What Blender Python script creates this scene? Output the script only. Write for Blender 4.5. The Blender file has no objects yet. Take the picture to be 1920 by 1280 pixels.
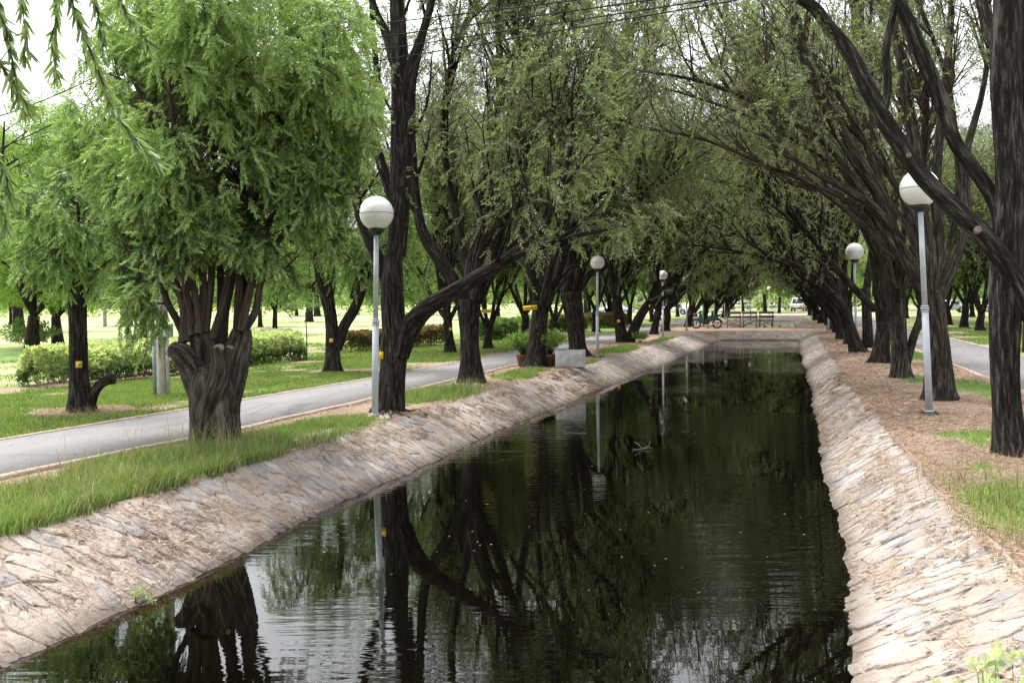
import bpy, bmesh, math, random
import numpy as np
from mathutils import Vector, Matrix

# ------------------------------------------------------------------ camera, sky, sun, exposure
sc = bpy.context.scene
F, PSI, PHI, ROLL, EYE = 1867.0, math.atan(520/1867.), math.atan(72/1867.), .012, 1.65
fwd = np.array([-math.sin(PSI)*math.cos(PHI), math.cos(PSI)*math.cos(PHI), -math.sin(PHI)])
_r0 = np.array([math.cos(PSI), math.sin(PSI), 0.]); _u0 = np.cross(_r0, fwd)
rgt = _r0*math.cos(ROLL)-_u0*math.sin(ROLL); upv = _u0*math.cos(ROLL)+_r0*math.sin(ROLL)
EYEP = np.array([0, 0, EYE])
cd = bpy.data.cameras.new('camera'); cam = bpy.data.objects.new('camera', cd); sc.collection.objects.link(cam)
cd.sensor_width = 36; cd.lens = 36*F/1920; cd.clip_start = .1; cd.clip_end = 3000
cam.matrix_world = Matrix(((rgt[0], upv[0], -fwd[0], 0), (rgt[1], upv[1], -fwd[1], 0), (rgt[2], upv[2], -fwd[2], EYE), (0, 0, 0, 1)))
sc.camera = cam
sc.render.resolution_x, sc.render.resolution_y = 1024, 682

SUN_EL, SUN_AZ = math.radians(68), math.radians(-60)      # azimuth measured from +Y towards +X
w = bpy.data.worlds.new("World"); sc.world = w; w.use_nodes = True
nt = w.node_tree; bg = nt.nodes['Background']
sky = nt.nodes.new('ShaderNodeTexSky'); sky.sky_type = 'NISHITA'; sky.sun_disc = False
sky.sun_elevation = SUN_EL; sky.sun_rotation = SUN_AZ; sky.air_density = 1.2; sky.dust_density = 6; sky.ozone_density = 1
hs = nt.nodes.new('ShaderNodeHueSaturation'); hs.inputs['Saturation'].default_value = .22
nt.links.new(sky.outputs[0], hs.inputs['Color']); nt.links.new(hs.outputs[0], bg.inputs['Color'])
bg.inputs['Strength'].default_value = .15
sl = bpy.data.lights.new('sun', 'SUN'); sl.energy = .8; sl.angle = math.radians(20); sl.color = (1, .96, .9)
so = bpy.data.objects.new('sun', sl); sc.collection.objects.link(so)
sd = Vector((math.sin(SUN_AZ)*math.cos(SUN_EL), math.cos(SUN_AZ)*math.cos(SUN_EL), math.sin(SUN_EL)))
so.rotation_euler = sd.to_track_quat('Z', 'Y').to_euler()
sc.view_settings.view_transform = 'Standard'; sc.view_settings.look = 'None'
sc.view_settings.exposure = 1.68; sc.view_settings.gamma = 1
sc.cycles.max_bounces = 8; sc.cycles.diffuse_bounces = 4; sc.cycles.transmission_bounces = 5
sc.cycles.glossy_bounces = 3; sc.cycles.transparent_max_bounces = 8; sc.cycles.use_denoising = True
sc.cycles.sample_clamp_indirect = 6

# ------------------------------------------------------------------ helpers
def W(px, py, d):                       # the world point seen at a pixel of the 1920x1280 photo, d metres deep
    return EYEP+(fwd+rgt*(px-960)/F+upv*(640-py)/F)*d
def G(px, py, z=0.):                    # the same on the ground
    v = fwd+rgt*(px-960)/F+upv*(640-py)/F
    return EYEP+v*((z-EYE)/v[2])
def depth(p): return float((np.asarray(p, float)-EYEP)@fwd)
def A(*a): return np.array(a, float)
def unit(v): return v/(np.linalg.norm(v, axis=-1, keepdims=True)+1e-9)

def tag(o, label=None, cat=None, group=None, kind=None):
    if label: o['label'] = label
    if cat: o['category'] = cat
    if group: o['group'] = group
    if kind: o['kind'] = kind
    return o
def empty(name, loc, label=None, cat=None, group=None, rz=0, s=1):
    o = bpy.data.objects.new(name, None); sc.collection.objects.link(o)
    o.location = loc; o.rotation_euler = (0, 0, rz); o.scale = (s, s, s); o.empty_display_size = .2
    return tag(o, label, cat, group)
def mesh(name, V, faces, mat, parent=None, smooth=False, attrs=None, origin=None):
    """V (n,3) world coordinates; faces: list of int arrays (k, corners)."""
    V = np.asarray(V, np.float32)
    if parent is not None and origin is None: origin = parent.location
    if origin is not None: V = V-np.array(origin, np.float32)
    me = bpy.data.meshes.new(name); me.vertices.add(len(V)); me.vertices.foreach_set('co', V.ravel())
    faces = [np.asarray(f, np.int32) for f in faces if len(f)]
    li = np.concatenate([f.ravel() for f in faces]); tot = np.concatenate([np.full(len(f), f.shape[1], np.int32) for f in faces])
    st = np.concatenate([[0], np.cumsum(tot)[:-1]]).astype(np.int32)
    me.loops.add(len(li)); me.loops.foreach_set('vertex_index', li)
    me.polygons.add(len(tot)); me.polygons.foreach_set('loop_start', st); me.polygons.foreach_set('loop_total', tot)
    if smooth: me.polygons.foreach_set('use_smooth', np.ones(len(tot), bool))
    for k, a in (attrs or {}).items():
        a = np.asarray(a, np.float32)
        if a.ndim == 1:
            me.attributes.new(k, 'FLOAT', 'POINT').data.foreach_set('value', a)
        else:
            me.attributes.new(k, 'FLOAT_VECTOR', 'POINT').data.foreach_set('vector', a.ravel())
    me.update(calc_edges=True); me.validate()
    if mat: me.materials.append(mat)
    o = bpy.data.objects.new(name, me); sc.collection.objects.link(o)
    if parent is not None: o.parent = parent
    elif origin is not None: o.location = origin
    return o
class MB:                               # a small collector of shapes, built as ONE mesh
    def __init__(s): s.v = []; s.f = {}; s.n = 0; s.at = {}
    def add(s, V, faces, **at):
        V = np.asarray(V, float)
        for f in faces:
            f = np.asarray(f, int)
            if len(f): s.f.setdefault(f.shape[1], []).append(f+s.n)
        s.v.append(V); s.n += len(V)
        for k, a in at.items(): s.at.setdefault(k, []).append(a)
    def box(s, c, size, rz=0, bev=0, ry=0, rx=0):
        x, y, z = np.array(size)/2.
        b = min(bev, x*.9, y*.9, z*.9) if bev else 0
        R = np.array((Matrix.Rotation(rz, 3, 'Z') @ Matrix.Rotation(ry, 3, 'Y') @ Matrix.Rotation(rx, 3, 'X')))
        if not b:
            V = A(*[(i*x, j*y, k*z) for i in (-1, 1) for j in (-1, 1) for k in (-1, 1)])
            Fq = [(0, 1, 3, 2), (4, 6, 7, 5), (0, 4, 5, 1), (2, 3, 7, 6), (0, 2, 6, 4), (1, 5, 7, 3)]
            s.add(V@R.T+np.array(c), [Fq])
        else:
            bm = bmesh.new(); bmesh.ops.create_cube(bm, size=1)
            for v in bm.verts: v.co = Vector((v.co.x*2*x, v.co.y*2*y, v.co.z*2*z))
            bmesh.ops.bevel(bm, geom=bm.edges[:], offset=b, segments=2, affect='EDGES', profile=.6)
            s.bm(bm, R, c)
    def bm(s, bm, R=np.eye(3), c=(0, 0, 0)):
        bm.verts.index_update()
        V = np.array([v.co[:] for v in bm.verts])@R.T+np.array(c); d = {}
        for f in bm.faces: d.setdefault(len(f.verts), []).append([v.index for v in f.verts])
        s.add(V, list(d.values())); bm.free()
    def tube(s, pts, rad, ns=8, cap=True):
        V, Fq, bk = tube(np.array(pts, float), np.broadcast_to(np.array(rad, float), (len(pts),)), ns)
        s.add(V, [Fq]+([[list(range(ns))[::-1]], [list(range(len(V)-ns, len(V)))]] if cap else []))
    def lathe(s, prof, c=(0, 0, 0), ns=20, R=np.eye(3)):
        a = np.arange(ns)*2*np.pi/ns; prof = np.array(prof, float)
        V = np.stack([prof[:, None, 0]*np.cos(a), prof[:, None, 0]*np.sin(a), np.repeat(prof[:, 1:2], ns, 1)], -1).reshape(-1, 3)
        s.add(V@R.T+np.array(c), [gridf(len(prof), ns)])
    def build(s, name, mat, parent=None, smooth=False, origin=None, world=False):
        at = {k: np.concatenate(a) for k, a in s.at.items()}
        return mesh(name, np.concatenate(s.v), [np.concatenate(f) for f in s.f.values()], mat, parent, smooth, at,
                    origin if not world else (0, 0, 0))
def gridf(n, m):                        # n rings of m, closed around
    i = np.arange(n-1)[:, None]*m; j = np.arange(m)[None]; k = (j+1) % m
    return np.stack([i+j, i+k, i+m+k, i+m+j], -1).reshape(-1, 4)
def gridopen(n, m):
    i = np.arange(n-1)[:, None]*m; j = np.arange(m-1)[None]
    return np.stack([i+j, i+j+1, i+m+j+1, i+m+j], -1).reshape(-1, 4)
def catmull(P, step):                   # resample rows of P (any columns, first three are position)
    P = np.asarray(P, float)
    if len(P) < 3:
        n = max(2, int(np.linalg.norm(P[-1, :3]-P[0, :3])/step)+1); t = np.linspace(0, 1, n)[:, None]
        return P[0]*(1-t)+P[-1]*t
    Q = np.vstack([2*P[0]-P[1], P, 2*P[-1]-P[-2]]); out = []
    for i in range(len(P)-1):
        p0, p1, p2, p3 = Q[i:i+4]; n = max(1, int(round(np.linalg.norm(p2[:3]-p1[:3])/step)))
        t = (np.arange(n)/n)[:, None]
        out.append(.5*((2*p1)+(-p0+p2)*t+(2*p0-5*p1+4*p2-p3)*t*t+(-p0+3*p1-3*p2+p3)*t**3))
    out.append(P[-1:]); return np.vstack(out)
def frames(P):
    T = np.gradient(P, axis=0); T = unit(T); U = np.zeros_like(P)
    u = np.cross(T[0], A(.31, .95, .05)); u = np.cross(unit(u), T[0])
    for i in range(len(P)):
        u = u-T[i]*(u@T[i]); u = u/(np.linalg.norm(u)+1e-9); U[i] = u
    return T, U, np.cross(T, U)
def fbm(x, y, seed, octv=3):            # periodic-free value noise, vectorised
    out = np.zeros(np.broadcast(x, y).shape); amp = 1.; tot = 0
    for o in range(octv):
        xi = np.floor(x).astype(np.int64); yi = np.floor(y).astype(np.int64); fx = x-xi; fy = y-yi
        fx = fx*fx*(3-2*fx); fy = fy*fy*(3-2*fy)
        def h(a, b):
            n = (a*374761393+b*668265263+(seed+o)*144269504) & 0xffffffff
            n = ((n ^ (n >> 13))*1274126177) & 0xffffffff
            return ((n ^ (n >> 16)) & 0xffff)/65535.
        out += amp*((h(xi, yi)*(1-fx)+h(xi+1, yi)*fx)*(1-fy)+(h(xi, yi+1)*(1-fx)+h(xi+1, yi+1)*fx)*fy)
        tot += amp; amp *= .5; x = x*2.03+7.1; y = y*2.03+3.7
    return out/tot
def tube(P, R, ns, ridge=0., seed=0):
    T, U, B = frames(P); a = np.arange(ns)*2*np.pi/ns
    L = np.concatenate([[0], np.cumsum(np.linalg.norm(np.diff(P, axis=0), axis=1))])
    rr = np.repeat(np.asarray(R)[:, None], ns, 1)
    if ridge:
        aa = np.repeat(a[None], len(P), 0)+.35*np.sin(L*1.9+seed)[:, None]; kf = np.maximum(3., np.asarray(R)[:, None].mean()*42)
        n1 = np.minimum(fbm(aa/(2*np.pi)*kf*2, L[:, None]*1.8, seed), fbm((2*np.pi-aa % (2*np.pi))/(2*np.pi)*kf*2+9, L[:, None]*1.8, seed+9))
        lump = .5*np.sin(aa*3+seed+L[:, None]*1.1)+.35*np.sin(aa*5-seed*2+L[:, None]*.7)+.5*(fbm(np.cos(aa)*1.6+9, np.sin(aa)*1.6+L[:, None]*2.4, seed+5)-.5)
        rr = rr*(1+ridge*(n1-.4)*1.7+ridge*.75*lump)
    V = P[:, None]+U[:, None]*(rr*np.cos(a))[..., None]+B[:, None]*(rr*np.sin(a))[..., None]
    R = np.asarray(R)[:, None]
    bk = np.stack([R*np.cos(a), R*np.sin(a), np.repeat(L[:, None], ns, 1)], -1)
    return V.reshape(-1, 3), gridf(len(P), ns), bk.reshape(-1, 3)+A(seed*3.7, 0, seed*1.3)

# ------------------------------------------------------------------ materials
def mat(name):
    m = bpy.data.materials.new(name); m.use_nodes = True; t = m.node_tree
    b = t.nodes['Principled BSDF']; return m, t, b
def N(t, typ, **kw):
    n = t.nodes.new('ShaderNode'+typ)
    for k, v in kw.items():
        if k in n.inputs.keys(): n.inputs[k].default_value = v
        else: setattr(n, k, v)
    return n
def ramp(t, src, stops, interp='LINEAR'):
    r = t.nodes.new('ShaderNodeValToRGB'); r.color_ramp.interpolation = interp; e = r.color_ramp.elements
    while len(e) < len(stops): e.new(.5)
    for i, (p, c) in enumerate(stops):
        e[i].position = p; e[i].color = (c, c, c, 1) if isinstance(c, (int, float)) else (*c, 1)
    t.links.new(src, r.inputs[0]); return r.outputs[0]
def mix(t, fac, a, b, typ='MIX'):
    m = t.nodes.new('ShaderNodeMixRGB'); m.blend_type = typ
    for s, i in ((fac, 0), (a, 1), (b, 2)):
        if isinstance(s, (int, float)): m.inputs[i].default_value = s
        elif isinstance(s, tuple): m.inputs[i].default_value = (*s, 1)
        else: t.links.new(s, m.inputs[i])
    return m.outputs[0]
def noise(t, vec, scale, detail=4, rough=.55, out=0):
    n = N(t, 'TexNoise', Scale=scale, Detail=detail, Roughness=rough)
    if vec is not None: t.links.new(vec, n.inputs['Vector'])
    return n.outputs[out]
def bump(t, b, h, strength=.5, dist=.01, prev=None):
    n = N(t, 'Bump', Strength=strength, Distance=dist); t.links.new(h, n.inputs['Height'])
    if prev is not None: t.links.new(prev, n.inputs['Normal'])
    t.links.new(n.outputs[0], b.inputs['Normal']); return n.outputs[0]
def coord(t, which='Object'):
    return t.nodes.new('ShaderNodeTexCoord').outputs[which]
def mapping(t, vec, scale=(1, 1, 1), rot=(0, 0, 0)):
    m = t.nodes.new('ShaderNodeMapping'); m.inputs['Scale'].default_value = scale; m.inputs['Rotation'].default_value = rot
    t.links.new(vec, m.inputs['Vector']); return m.outputs[0]
def pos(t): return t.nodes.new('ShaderNodeNewGeometry').outputs['Position']
def attr(t, name, out='Fac'): return N(t, 'Attribute', attribute_name=name).outputs[out]

def bark_mat(name, dark, mid, light, patch=.62):
    m, t, b = mat(name); v = attr(t, 'bark', 'Vector')
    r = noise(t, mapping(t, v, (17, 17, 2.3)), 1.5, 9, .72)
    r2 = noise(t, mapping(t, v, (5, 5, .8)), 1.5, 4, .6)
    c = ramp(t, r, [(.40, dark), (.52, mid), (.66, light)])
    pal = noise(t, mapping(t, v, (3.5, 3.5, .8)), 1.3, 5, .6)
    c = mix(t, ramp(t, pal, [(patch, 0.), (patch+.1, .55)]), c, tuple(min(1, x*1.8) for x in light))
    c = mix(t, ramp(t, r2, [(.35, .55), (.65, 0.)]), c, dark)
    t.links.new(c, b.inputs['Base Color']); b.inputs['Roughness'].default_value = .95; b.inputs['Specular IOR Level'].default_value = .15
    n1 = bump(t, b, r2, 1., .05); bump(t, b, r, 1., .045, n1); return m
M = {}
M['bark'] = bark_mat('bark_dark', (.009, .0075, .0065), (.034, .028, .024), (.15, .125, .105), .66)
M['bark_near'] = bark_mat('bark_brown', (.014, .011, .009), (.064, .053, .043), (.20, .17, .14), .64)
M['bark_pollard'] = bark_mat('bark_grey_brown', (.022, .018, .014), (.095, .079, .064), (.24, .205, .17), .62)
M['bark_streak'] = bark_mat('bark_with_pale_streaks', (.009, .008, .007), (.032, .028, .024), (.16, .14, .12), .58)
M['bark_grey'] = bark_mat('bark_greyish', (.05, .045, .038), (.11, .095, .08), (.2, .18, .15), .7)
M['twig'] = bark_mat('twig_bark', (.05, .036, .028), (.10, .078, .065), (.17, .14, .12), .9)

def leaf_mat(name, old, young, dead=(.12, .075, .045), deadp=.04, trans=.45, var=.5, gloss=.45):
    m, t, b = mat(name); g = t.nodes.new('ShaderNodeNewGeometry')
    a = attr(t, 'age_tone')
    nz = noise(t, coord(t), 1.1, 3, .6)
    f = N(t, 'Math', operation='ADD'); t.links.new(a, f.inputs[0]); t.links.new(nz, f.inputs[1])
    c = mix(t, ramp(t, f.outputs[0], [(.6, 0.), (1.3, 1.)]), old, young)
    hs = N(t, 'HueSaturation'); t.links.new(c, hs.inputs['Color'])
    mr = N(t, 'MapRange'); t.links.new(g.outputs['Random Per Island'], mr.inputs[0]); mr.inputs[3].default_value = 1-var*.55; mr.inputs[4].default_value = 1+var*.6
    t.links.new(mr.outputs[0], hs.inputs['Value'])
    n2 = noise(t, coord(t), 2.7, 2, .5)
    mh = N(t, 'MapRange'); t.links.new(n2, mh.inputs[0]); mh.inputs[3].default_value = .475; mh.inputs[4].default_value = .525
    t.links.new(mh.outputs[0], hs.inputs['Hue'])
    fr = N(t, 'Math', operation='MULTIPLY'); fr.inputs[1].default_value = 7.31; t.links.new(g.outputs['Random Per Island'], fr.inputs[0])
    fm = N(t, 'Math', operation='FRACT'); t.links.new(fr.outputs[0], fm.inputs[0])
    dn = noise(t, coord(t), .9, 3, .6)
    dd = N(t, 'Math', operation='LESS_THAN'); t.links.new(fm.outputs[0], dd.inputs[0])
    dm = N(t, 'MapRange'); t.links.new(dn, dm.inputs[0]); dm.inputs[1].default_value = .4; dm.inputs[2].default_value = .7; dm.inputs[3].default_value = deadp*.2; dm.inputs[4].default_value = deadp*2
    t.links.new(dm.outputs[0], dd.inputs[1])
    c = mix(t, dd.outputs[0], hs.outputs[0], dead)
    t.links.new(c, b.inputs['Base Color']); b.inputs['Roughness'].default_value = gloss; b.inputs['Specular IOR Level'].default_value = .4
    tr = N(t, 'BsdfTranslucent'); t.links.new(mix(t, 1., c, (1.25, 1.35, .7), 'MULTIPLY'), tr.inputs['Color'])
    ms = t.nodes.new('ShaderNodeMixShader'); ms.inputs[0].default_value = trans
    t.links.new(b.outputs[0], ms.inputs[1]); t.links.new(tr.outputs[0], ms.inputs[2])
    t.links.new(ms.outputs[0], t.nodes['Material Output'].inputs['Surface']); return m
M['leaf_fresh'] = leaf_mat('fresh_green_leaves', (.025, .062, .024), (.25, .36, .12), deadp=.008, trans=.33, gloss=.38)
M['leaf_row'] = leaf_mat('olive_green_leaves', (.046, .068, .034), (.22, .28, .125), (.17, .13, .10), deadp=.24, trans=.4)
M['leaf_pale'] = leaf_mat('pale_yellow_green_leaves', (.085, .16, .035), (.22, .32, .08), deadp=.01)
M['leaf_mid'] = leaf_mat('mid_green_leaves', (.04, .085, .03), (.14, .22, .07), deadp=.02)
M['leaf_hedge'] = leaf_mat('hedge_leaves', (.028, .075, .016), (.22, .30, .10), deadp=.01, gloss=.35)
M['leaf_cream'] = leaf_mat('cream_tipped_leaves', (.03, .075, .018), (.46, .52, .30), deadp=.01, gloss=.35)
M['leaf_variegated'] = leaf_mat('variegated_leaves', (.10, .22, .05), (.50, .56, .36), deadp=.01, gloss=.35)
M['leaf_brown'] = leaf_mat('reddish_brown_hedge_leaves', (.07, .08, .03), (.15, .13, .06), (.16, .085, .05), deadp=.45)
M['grass'] = leaf_mat('grass_blades', (.07, .125, .03), (.20, .28, .08), (.30, .25, .14), deadp=.14, trans=.35, var=.8)
M['grass_dry'] = leaf_mat('seeding_grass_blades', (.16, .18, .06), (.34, .32, .16), (.36, .27, .17), deadp=.35, trans=.4)
M['litter'] = leaf_mat('dry_needles', (.17, .105, .065), (.33, .23, .16), (.42, .34, .26), deadp=.2, trans=.1, gloss=.8)

def plain(name, col, rough=.6, metal=0., nscale=30, namp=.25, bmp=.0, spec=.5):
    m, t, b = mat(name); n = noise(t, coord(t), nscale, 5, .6)
    c = mix(t, ramp(t, n, [(.35, 1.), (.7, 0.)]), col, tuple(x*(1-namp) for x in col))
    t.links.new(c, b.inputs['Base Color']); b.inputs['Roughness'].default_value = rough; b.inputs['Metallic'].default_value = metal
    b.inputs['Specular IOR Level'].default_value = spec
    if bmp: bump(t, b, n, .5, bmp)
    return m
M['pole'] = plain('grey_painted_pole', (.50, .54, .58), .45, 0, 6, .22)
M['globe'] = plain('white_globe_glass', (.86, .86, .85), .25, 0, 4, .13)
M['black'] = plain('dark_metal', (.03, .03, .03), .5, .3)
M['concrete'] = plain('weathered_concrete', (.42, .38, .33), .9, 0, 9, .35, .004)
M['whitewash'] = plain('whitewashed_concrete', (.62, .63, .62), .85, 0, 7, .45, .004)
M['yellow'] = plain('yellow_sign_paint', (.80, .52, .03), .55, 0, 12, .12)
M['signgreen'] = plain('green_sign_mark', (.03, .22, .12), .5)
M['ink'] = plain('dark_lettering', (.12, .09, .03), .6)
M['wood'] = plain('weathered_plank', (.15, .14, .115), .85, 0, 20, .4, .003)
M['woodlight'] = plain('pale_plank', (.36, .35, .30), .85, 0, 20, .35, .003)
M['teal'] = plain('teal_bike_paint', (.015, .16, .17), .35, 0, 5, .1)
M['vanwhite'] = plain('white_car_paint', (.80, .80, .80), .2, 0, 2, .04)
M['silver'] = plain('silver_car_paint', (.45, .47, .5), .25, .4, 2, .05)
M['redpaint'] = plain('red_car_paint', (.35, .04, .03), .25, 0, 2, .05)
M['carglass'] = plain('dark_glass', (.02, .03, .035), .05)
M['rubber'] = plain('rubber', (.02, .02, .02), .8)
M['chrome'] = plain('bright_metal', (.6, .6, .6), .2, .9)
M['terracotta'] = plain('clay_pot', (.25, .13, .07), .8, 0, 12, .3)
M['boxgrey'] = plain('grey_box_paint', (.30, .34, .36), .5, 0, 6, .15)
M['pipe'] = plain('blue_grey_pipe', (.28, .36, .40), .55, 0, 9, .35)
M['cable'] = plain('cable_rubber', (.02, .03, .03), .9, spec=.1)
M['rock'] = plain('field_stone', (.30, .27, .24), .9, 0, 6, .4, .02)
M['palestone'] = plain('pale_stone', (.40, .36, .31), .9, 0, 12, .4, .01)
M['cut'] = plain('pale_cut_wood', (.27, .215, .165), .8, 0, 14, .45, .003)
M['wall'] = plain('pale_wall', (.55, .56, .56), .8, 0, 1, .1)
M['roof'] = plain('grey_roof', (.2, .22, .25), .7, 0, 1, .1)
M['lampred'] = plain('red_lens', (.4, .02, .02), .2)

# ------------------------------------------------------------------ the canal's outline
def X_tl(y): return np.interp(y, [0, 6, 13, 18, 27, 40, 54, 120], [-5.55, -5.5, -5.4, -5.45, -5.1, -5.0, -4.75, -4.75])
def X_wl(y): return np.interp(y, [0, 5, 7, 10, 17, 29, 54, 120], [-4.5, -4.5, -4.45, -4.62, -4.6, -4.2, -3.45, -3.45])
def X_wr(y): return np.interp(y, [0, 5, 8, 11, 23, 41, 54, 120], [.34, .36, .46, .42, .5, .45, .44, .44])
def X_tr(y): return np.interp(y, [0, 6, 8, 10, 23, 40, 54, 120], [1.35, 1.3, 1.24, 1.2, 1.14, 1.2, 1.3, 1.35])
WZ = -.45; Y0, Y1, Y2, Y3, Y4 = -6., 53.6, 54.5, 62.5, 104.   # near end, far waterline, end top, next basin start and end

# patches of grass on the two strips: (px, py, half-length across, half-length along, strength)
PATCH = [(150, 940, .9, 2.2, 1.4), (330, 880, .8, 1.6, 1.4), (30, 980, .9, 1.5, 1.4), (560, 808, .42, 1.5, 1.2), (650, 795, .35, .7, .8), (465, 842, .45, .6, 1.0),
         (830, 738, .6, 1.2, 1.3), (780, 752, .35, 1.0, 1.0), (960, 706, .5, 2.6, .75), (1100, 680, .35, 1.2, 1.0), (1160, 656, .6, 3.6, 1.1),
         (1250, 636, .5, 3.0, .8), (690, 776, .25, .4, .5),
         (1905, 945, .34, .9, 1.0), (1905, 905, .25, 1.2, .6), (1850, 820, .5, .9, .5), (1815, 725, .6, 2.2, 1.1), (1725, 712, .35, 1.1, 1.0), (1700, 665, .5, 4, .9), (1560, 640, .2, 2, .5), (1440, 614, .7, .6, .9)]
PATCH = [(G(a, b)[0], G(a, b)[1], c, d, e) for a, b, c, d, e in PATCH]
PL0 = lambda y: np.interp(y, [0, 8, 12, 18, 60, 150], [-7.75, -7.5, -7.15, -7.05, -7.0, -7.0])   # left path, canal-side edge
PL1 = lambda y: np.interp(y, [0, 8, 14, 20, 60, 150], [-9.9, -9.65, -9.25, -8.95, -8.75, -8.75])
PR0, PR1 = 3.95, 6.25
def grassy(x, y):
    g = np.zeros(np.broadcast(x, y).shape); n = fbm(x*1.3+50, y*1.3+50, 5, 4); n2 = fbm(x*.35+90, y*.35+20, 8, 3)
    for px, py, a, b, s in PATCH:
        g = np.maximum(g, s*np.clip(1.35-((x-px)/a)**2-((y-py)/b)**2, 0, 1.0))
    g = g+np.where(g > .05, (n-.5)*2.2, 0)
    lawn = (x < PL1(y)-.12) | (x > PR1+.12)
    gl = .56+(n-.5)*1.9+(n2-.5)*1.1+.25*np.clip((PL1(y)-x-.3)/1.5, 0, 1)
    g = np.where(lawn, gl, g+.06*n)
    for bx, by, r in BARE: g = g-1.4*np.clip(1.25-((x-bx)**2+(y-by)**2)/r**2, 0, 1)
    for bx, by, a, b in BARE2: g = g-1.0*np.clip(1.3-((x-bx)/a)**2-((y-by)/b)**2, 0, 1)
    return np.clip(g, 0, 1)
BARE = [(-11, 13.5, .85), (-11, 22.7, .5), (-6.0, 14.5, .75), (-6.4, 19.9, .7), (-6.3, 25.2, 1.0), (-11.2, 32, .5), (-13.8, 26.5, .8)]
BARE2 = [(-19, 17, 2.5, 4.0), (-22, 34, 5, 3.5), (-17, 31, 1.6, 2.4), (-30, 60, 14, 5), (-15.3, 21, .9, 5)]

# ------------------------------------------------------------------ setting
def ground_mat():
    m, t, b = mat('ground_earth_and_grass'); p = pos(t); g = attr(t, 'grass'); far = attr(t, 'far')
    n1 = noise(t, p, 2.2, 6, .7); n2 = noise(t, p, 38, 5, .75); n3 = noise(t, p, 9, 4, .6)
    earth = ramp(t, n2, [(.30, (.09, .06, .04)), (.5, (.23, .16, .12)), (.68, (.42, .33, .27))])
    earth = mix(t, ramp(t, n1, [(.4, 0.), (.7, .6)]), earth, (.36, .27, .21))
    gr = ramp(t, n2, [(.25, (.06, .10, .025)), (.55, (.14, .21, .055)), (.8, (.24, .30, .11))])
    gr = mix(t, ramp(t, n1, [(.45, 0.), (.75, .45)]), gr, (.22, .22, .09))
    m1 = N(t, 'Math', operation='ADD'); t.links.new(g, m1.inputs[0]); mm = N(t, 'MapRange'); t.links.new(n3, mm.inputs[0]); mm.inputs[3].default_value = -.28; mm.inputs[4].default_value = .28
    t.links.new(mm.outputs[0], m1.inputs[1])
    c = mix(t, ramp(t, m1.outputs[0], [(.25, 0.), (.5, 1.)]), earth, gr)
    ff = noise(t, mapping(t, p, (.05, .16, 1)), 1., 4, .6)
    fc = mix(t, ramp(t, ff, [(.44, 0.), (.6, 1.)]), (.24, .36, .11), (.44, .36, .26))
    c = mix(t, far, c, fc)
    t.links.new(c, b.inputs['Base Color']); b.inputs['Roughness'].default_value = 1; b.inputs['Specular IOR Level'].default_value = .1
    bump(t, b, n2, .6, .02); return m
M['ground'] = ground_mat()
def build_ground():
    ys = np.unique(np.concatenate([[-300, -80, -30, -12], np.arange(-6, 40, .3), np.arange(40, 54, .6), [Y1, Y2], np.arange(55, 62.5, .8), [Y3, Y3+1],
                                   np.arange(65, 103, 2), [Y4-1, Y4], [110, 120, 140, 170, 220, 300, 500, 900, 2000]]))
    ys = ys[~((ys > Y1+.01) & (ys < Y2-.01)) & ~((ys > Y3+.01) & (ys < Y3+.99)) & ~((ys > Y4-.99) & (ys < Y4-.01))]
    offL = np.concatenate([np.arange(0, 12, .3), np.arange(12, 40, 1.2), [45, 60, 90, 150, 300, 700, 2000]])[::-1]
    offR = np.concatenate([np.arange(0, 8, .3), np.arange(8, 30, 1.2), [35, 60, 120, 300, 900, 2000]])
    rows = []; gz = []; far = []
    for y in ys:
        inb = (Y0 <= y <= Y1+.001) or (Y3+.9 <= y <= Y4-.9)
        mid = y > Y2 and y < Y3+.5 or y < Y0 or y > Y4-.5 or (Y1 < y <= Y2)
        tl, tr, wl, wr = float(X_tl(y)), float(X_tr(y)), float(X_wl(y)), float(X_wr(y))
        xl = tl-offL; xr = tr+offR
        if inb:
            mx = [wl-.02, wl+.75, -1.8, wr-.75, wr+.02]; mz = [WZ-.012, WZ-.42, -1.0, WZ-.42, WZ-.012]
        else:
            mx = [tl*.8+tr*.2, tl*.6+tr*.4, (tl+tr)/2, tl*.4+tr*.6, tl*.2+tr*.8]; mz = [-.015]*5
        x = np.concatenate([xl, mx, xr]); z = np.zeros(len(x))
        z += (fbm(x*.8, np.full(len(x), y*.8), 3)-.5)*.07*np.clip(np.minimum(abs(x-PL0(y)), abs(x-PR0))/.5, 0, 1)
        onp = ((x > PL1(y)-.35) & (x < PL0(y)+.35)) | ((x > PR0-.35) & (x < PR1+.35)); z[onp] = -.012
        z[len(xl):len(xl)+5] = mz; z[len(xl)-1] = -.02; z[len(xl)+5] = -.02
        if 150 < y or True: z += np.clip((np.abs(x+2)-150)/400, 0, 1)*0
        rows.append(np.stack([x, np.full(len(x), y), z], -1))
        gz.append(grassy(x, np.full(len(x), y))); far.append(np.clip((-16.5-x+ (fbm(x*.3, np.full(len(x), y*.3), 4)-.5)*3)/5, 0, 1)+np.clip((y-62)/30, 0, 1)*(x < 30)*.6)
    V = np.stack(rows); n, mcols = V.shape[:2]
    o = mesh('ground', V.reshape(-1, 3), [gridopen(n, mcols)], M['ground'], smooth=True, attrs={'grass': np.concatenate(gz), 'far': np.clip(np.concatenate(far), 0, 1)})
    tag(o, kind='structure')
build_ground()

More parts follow.
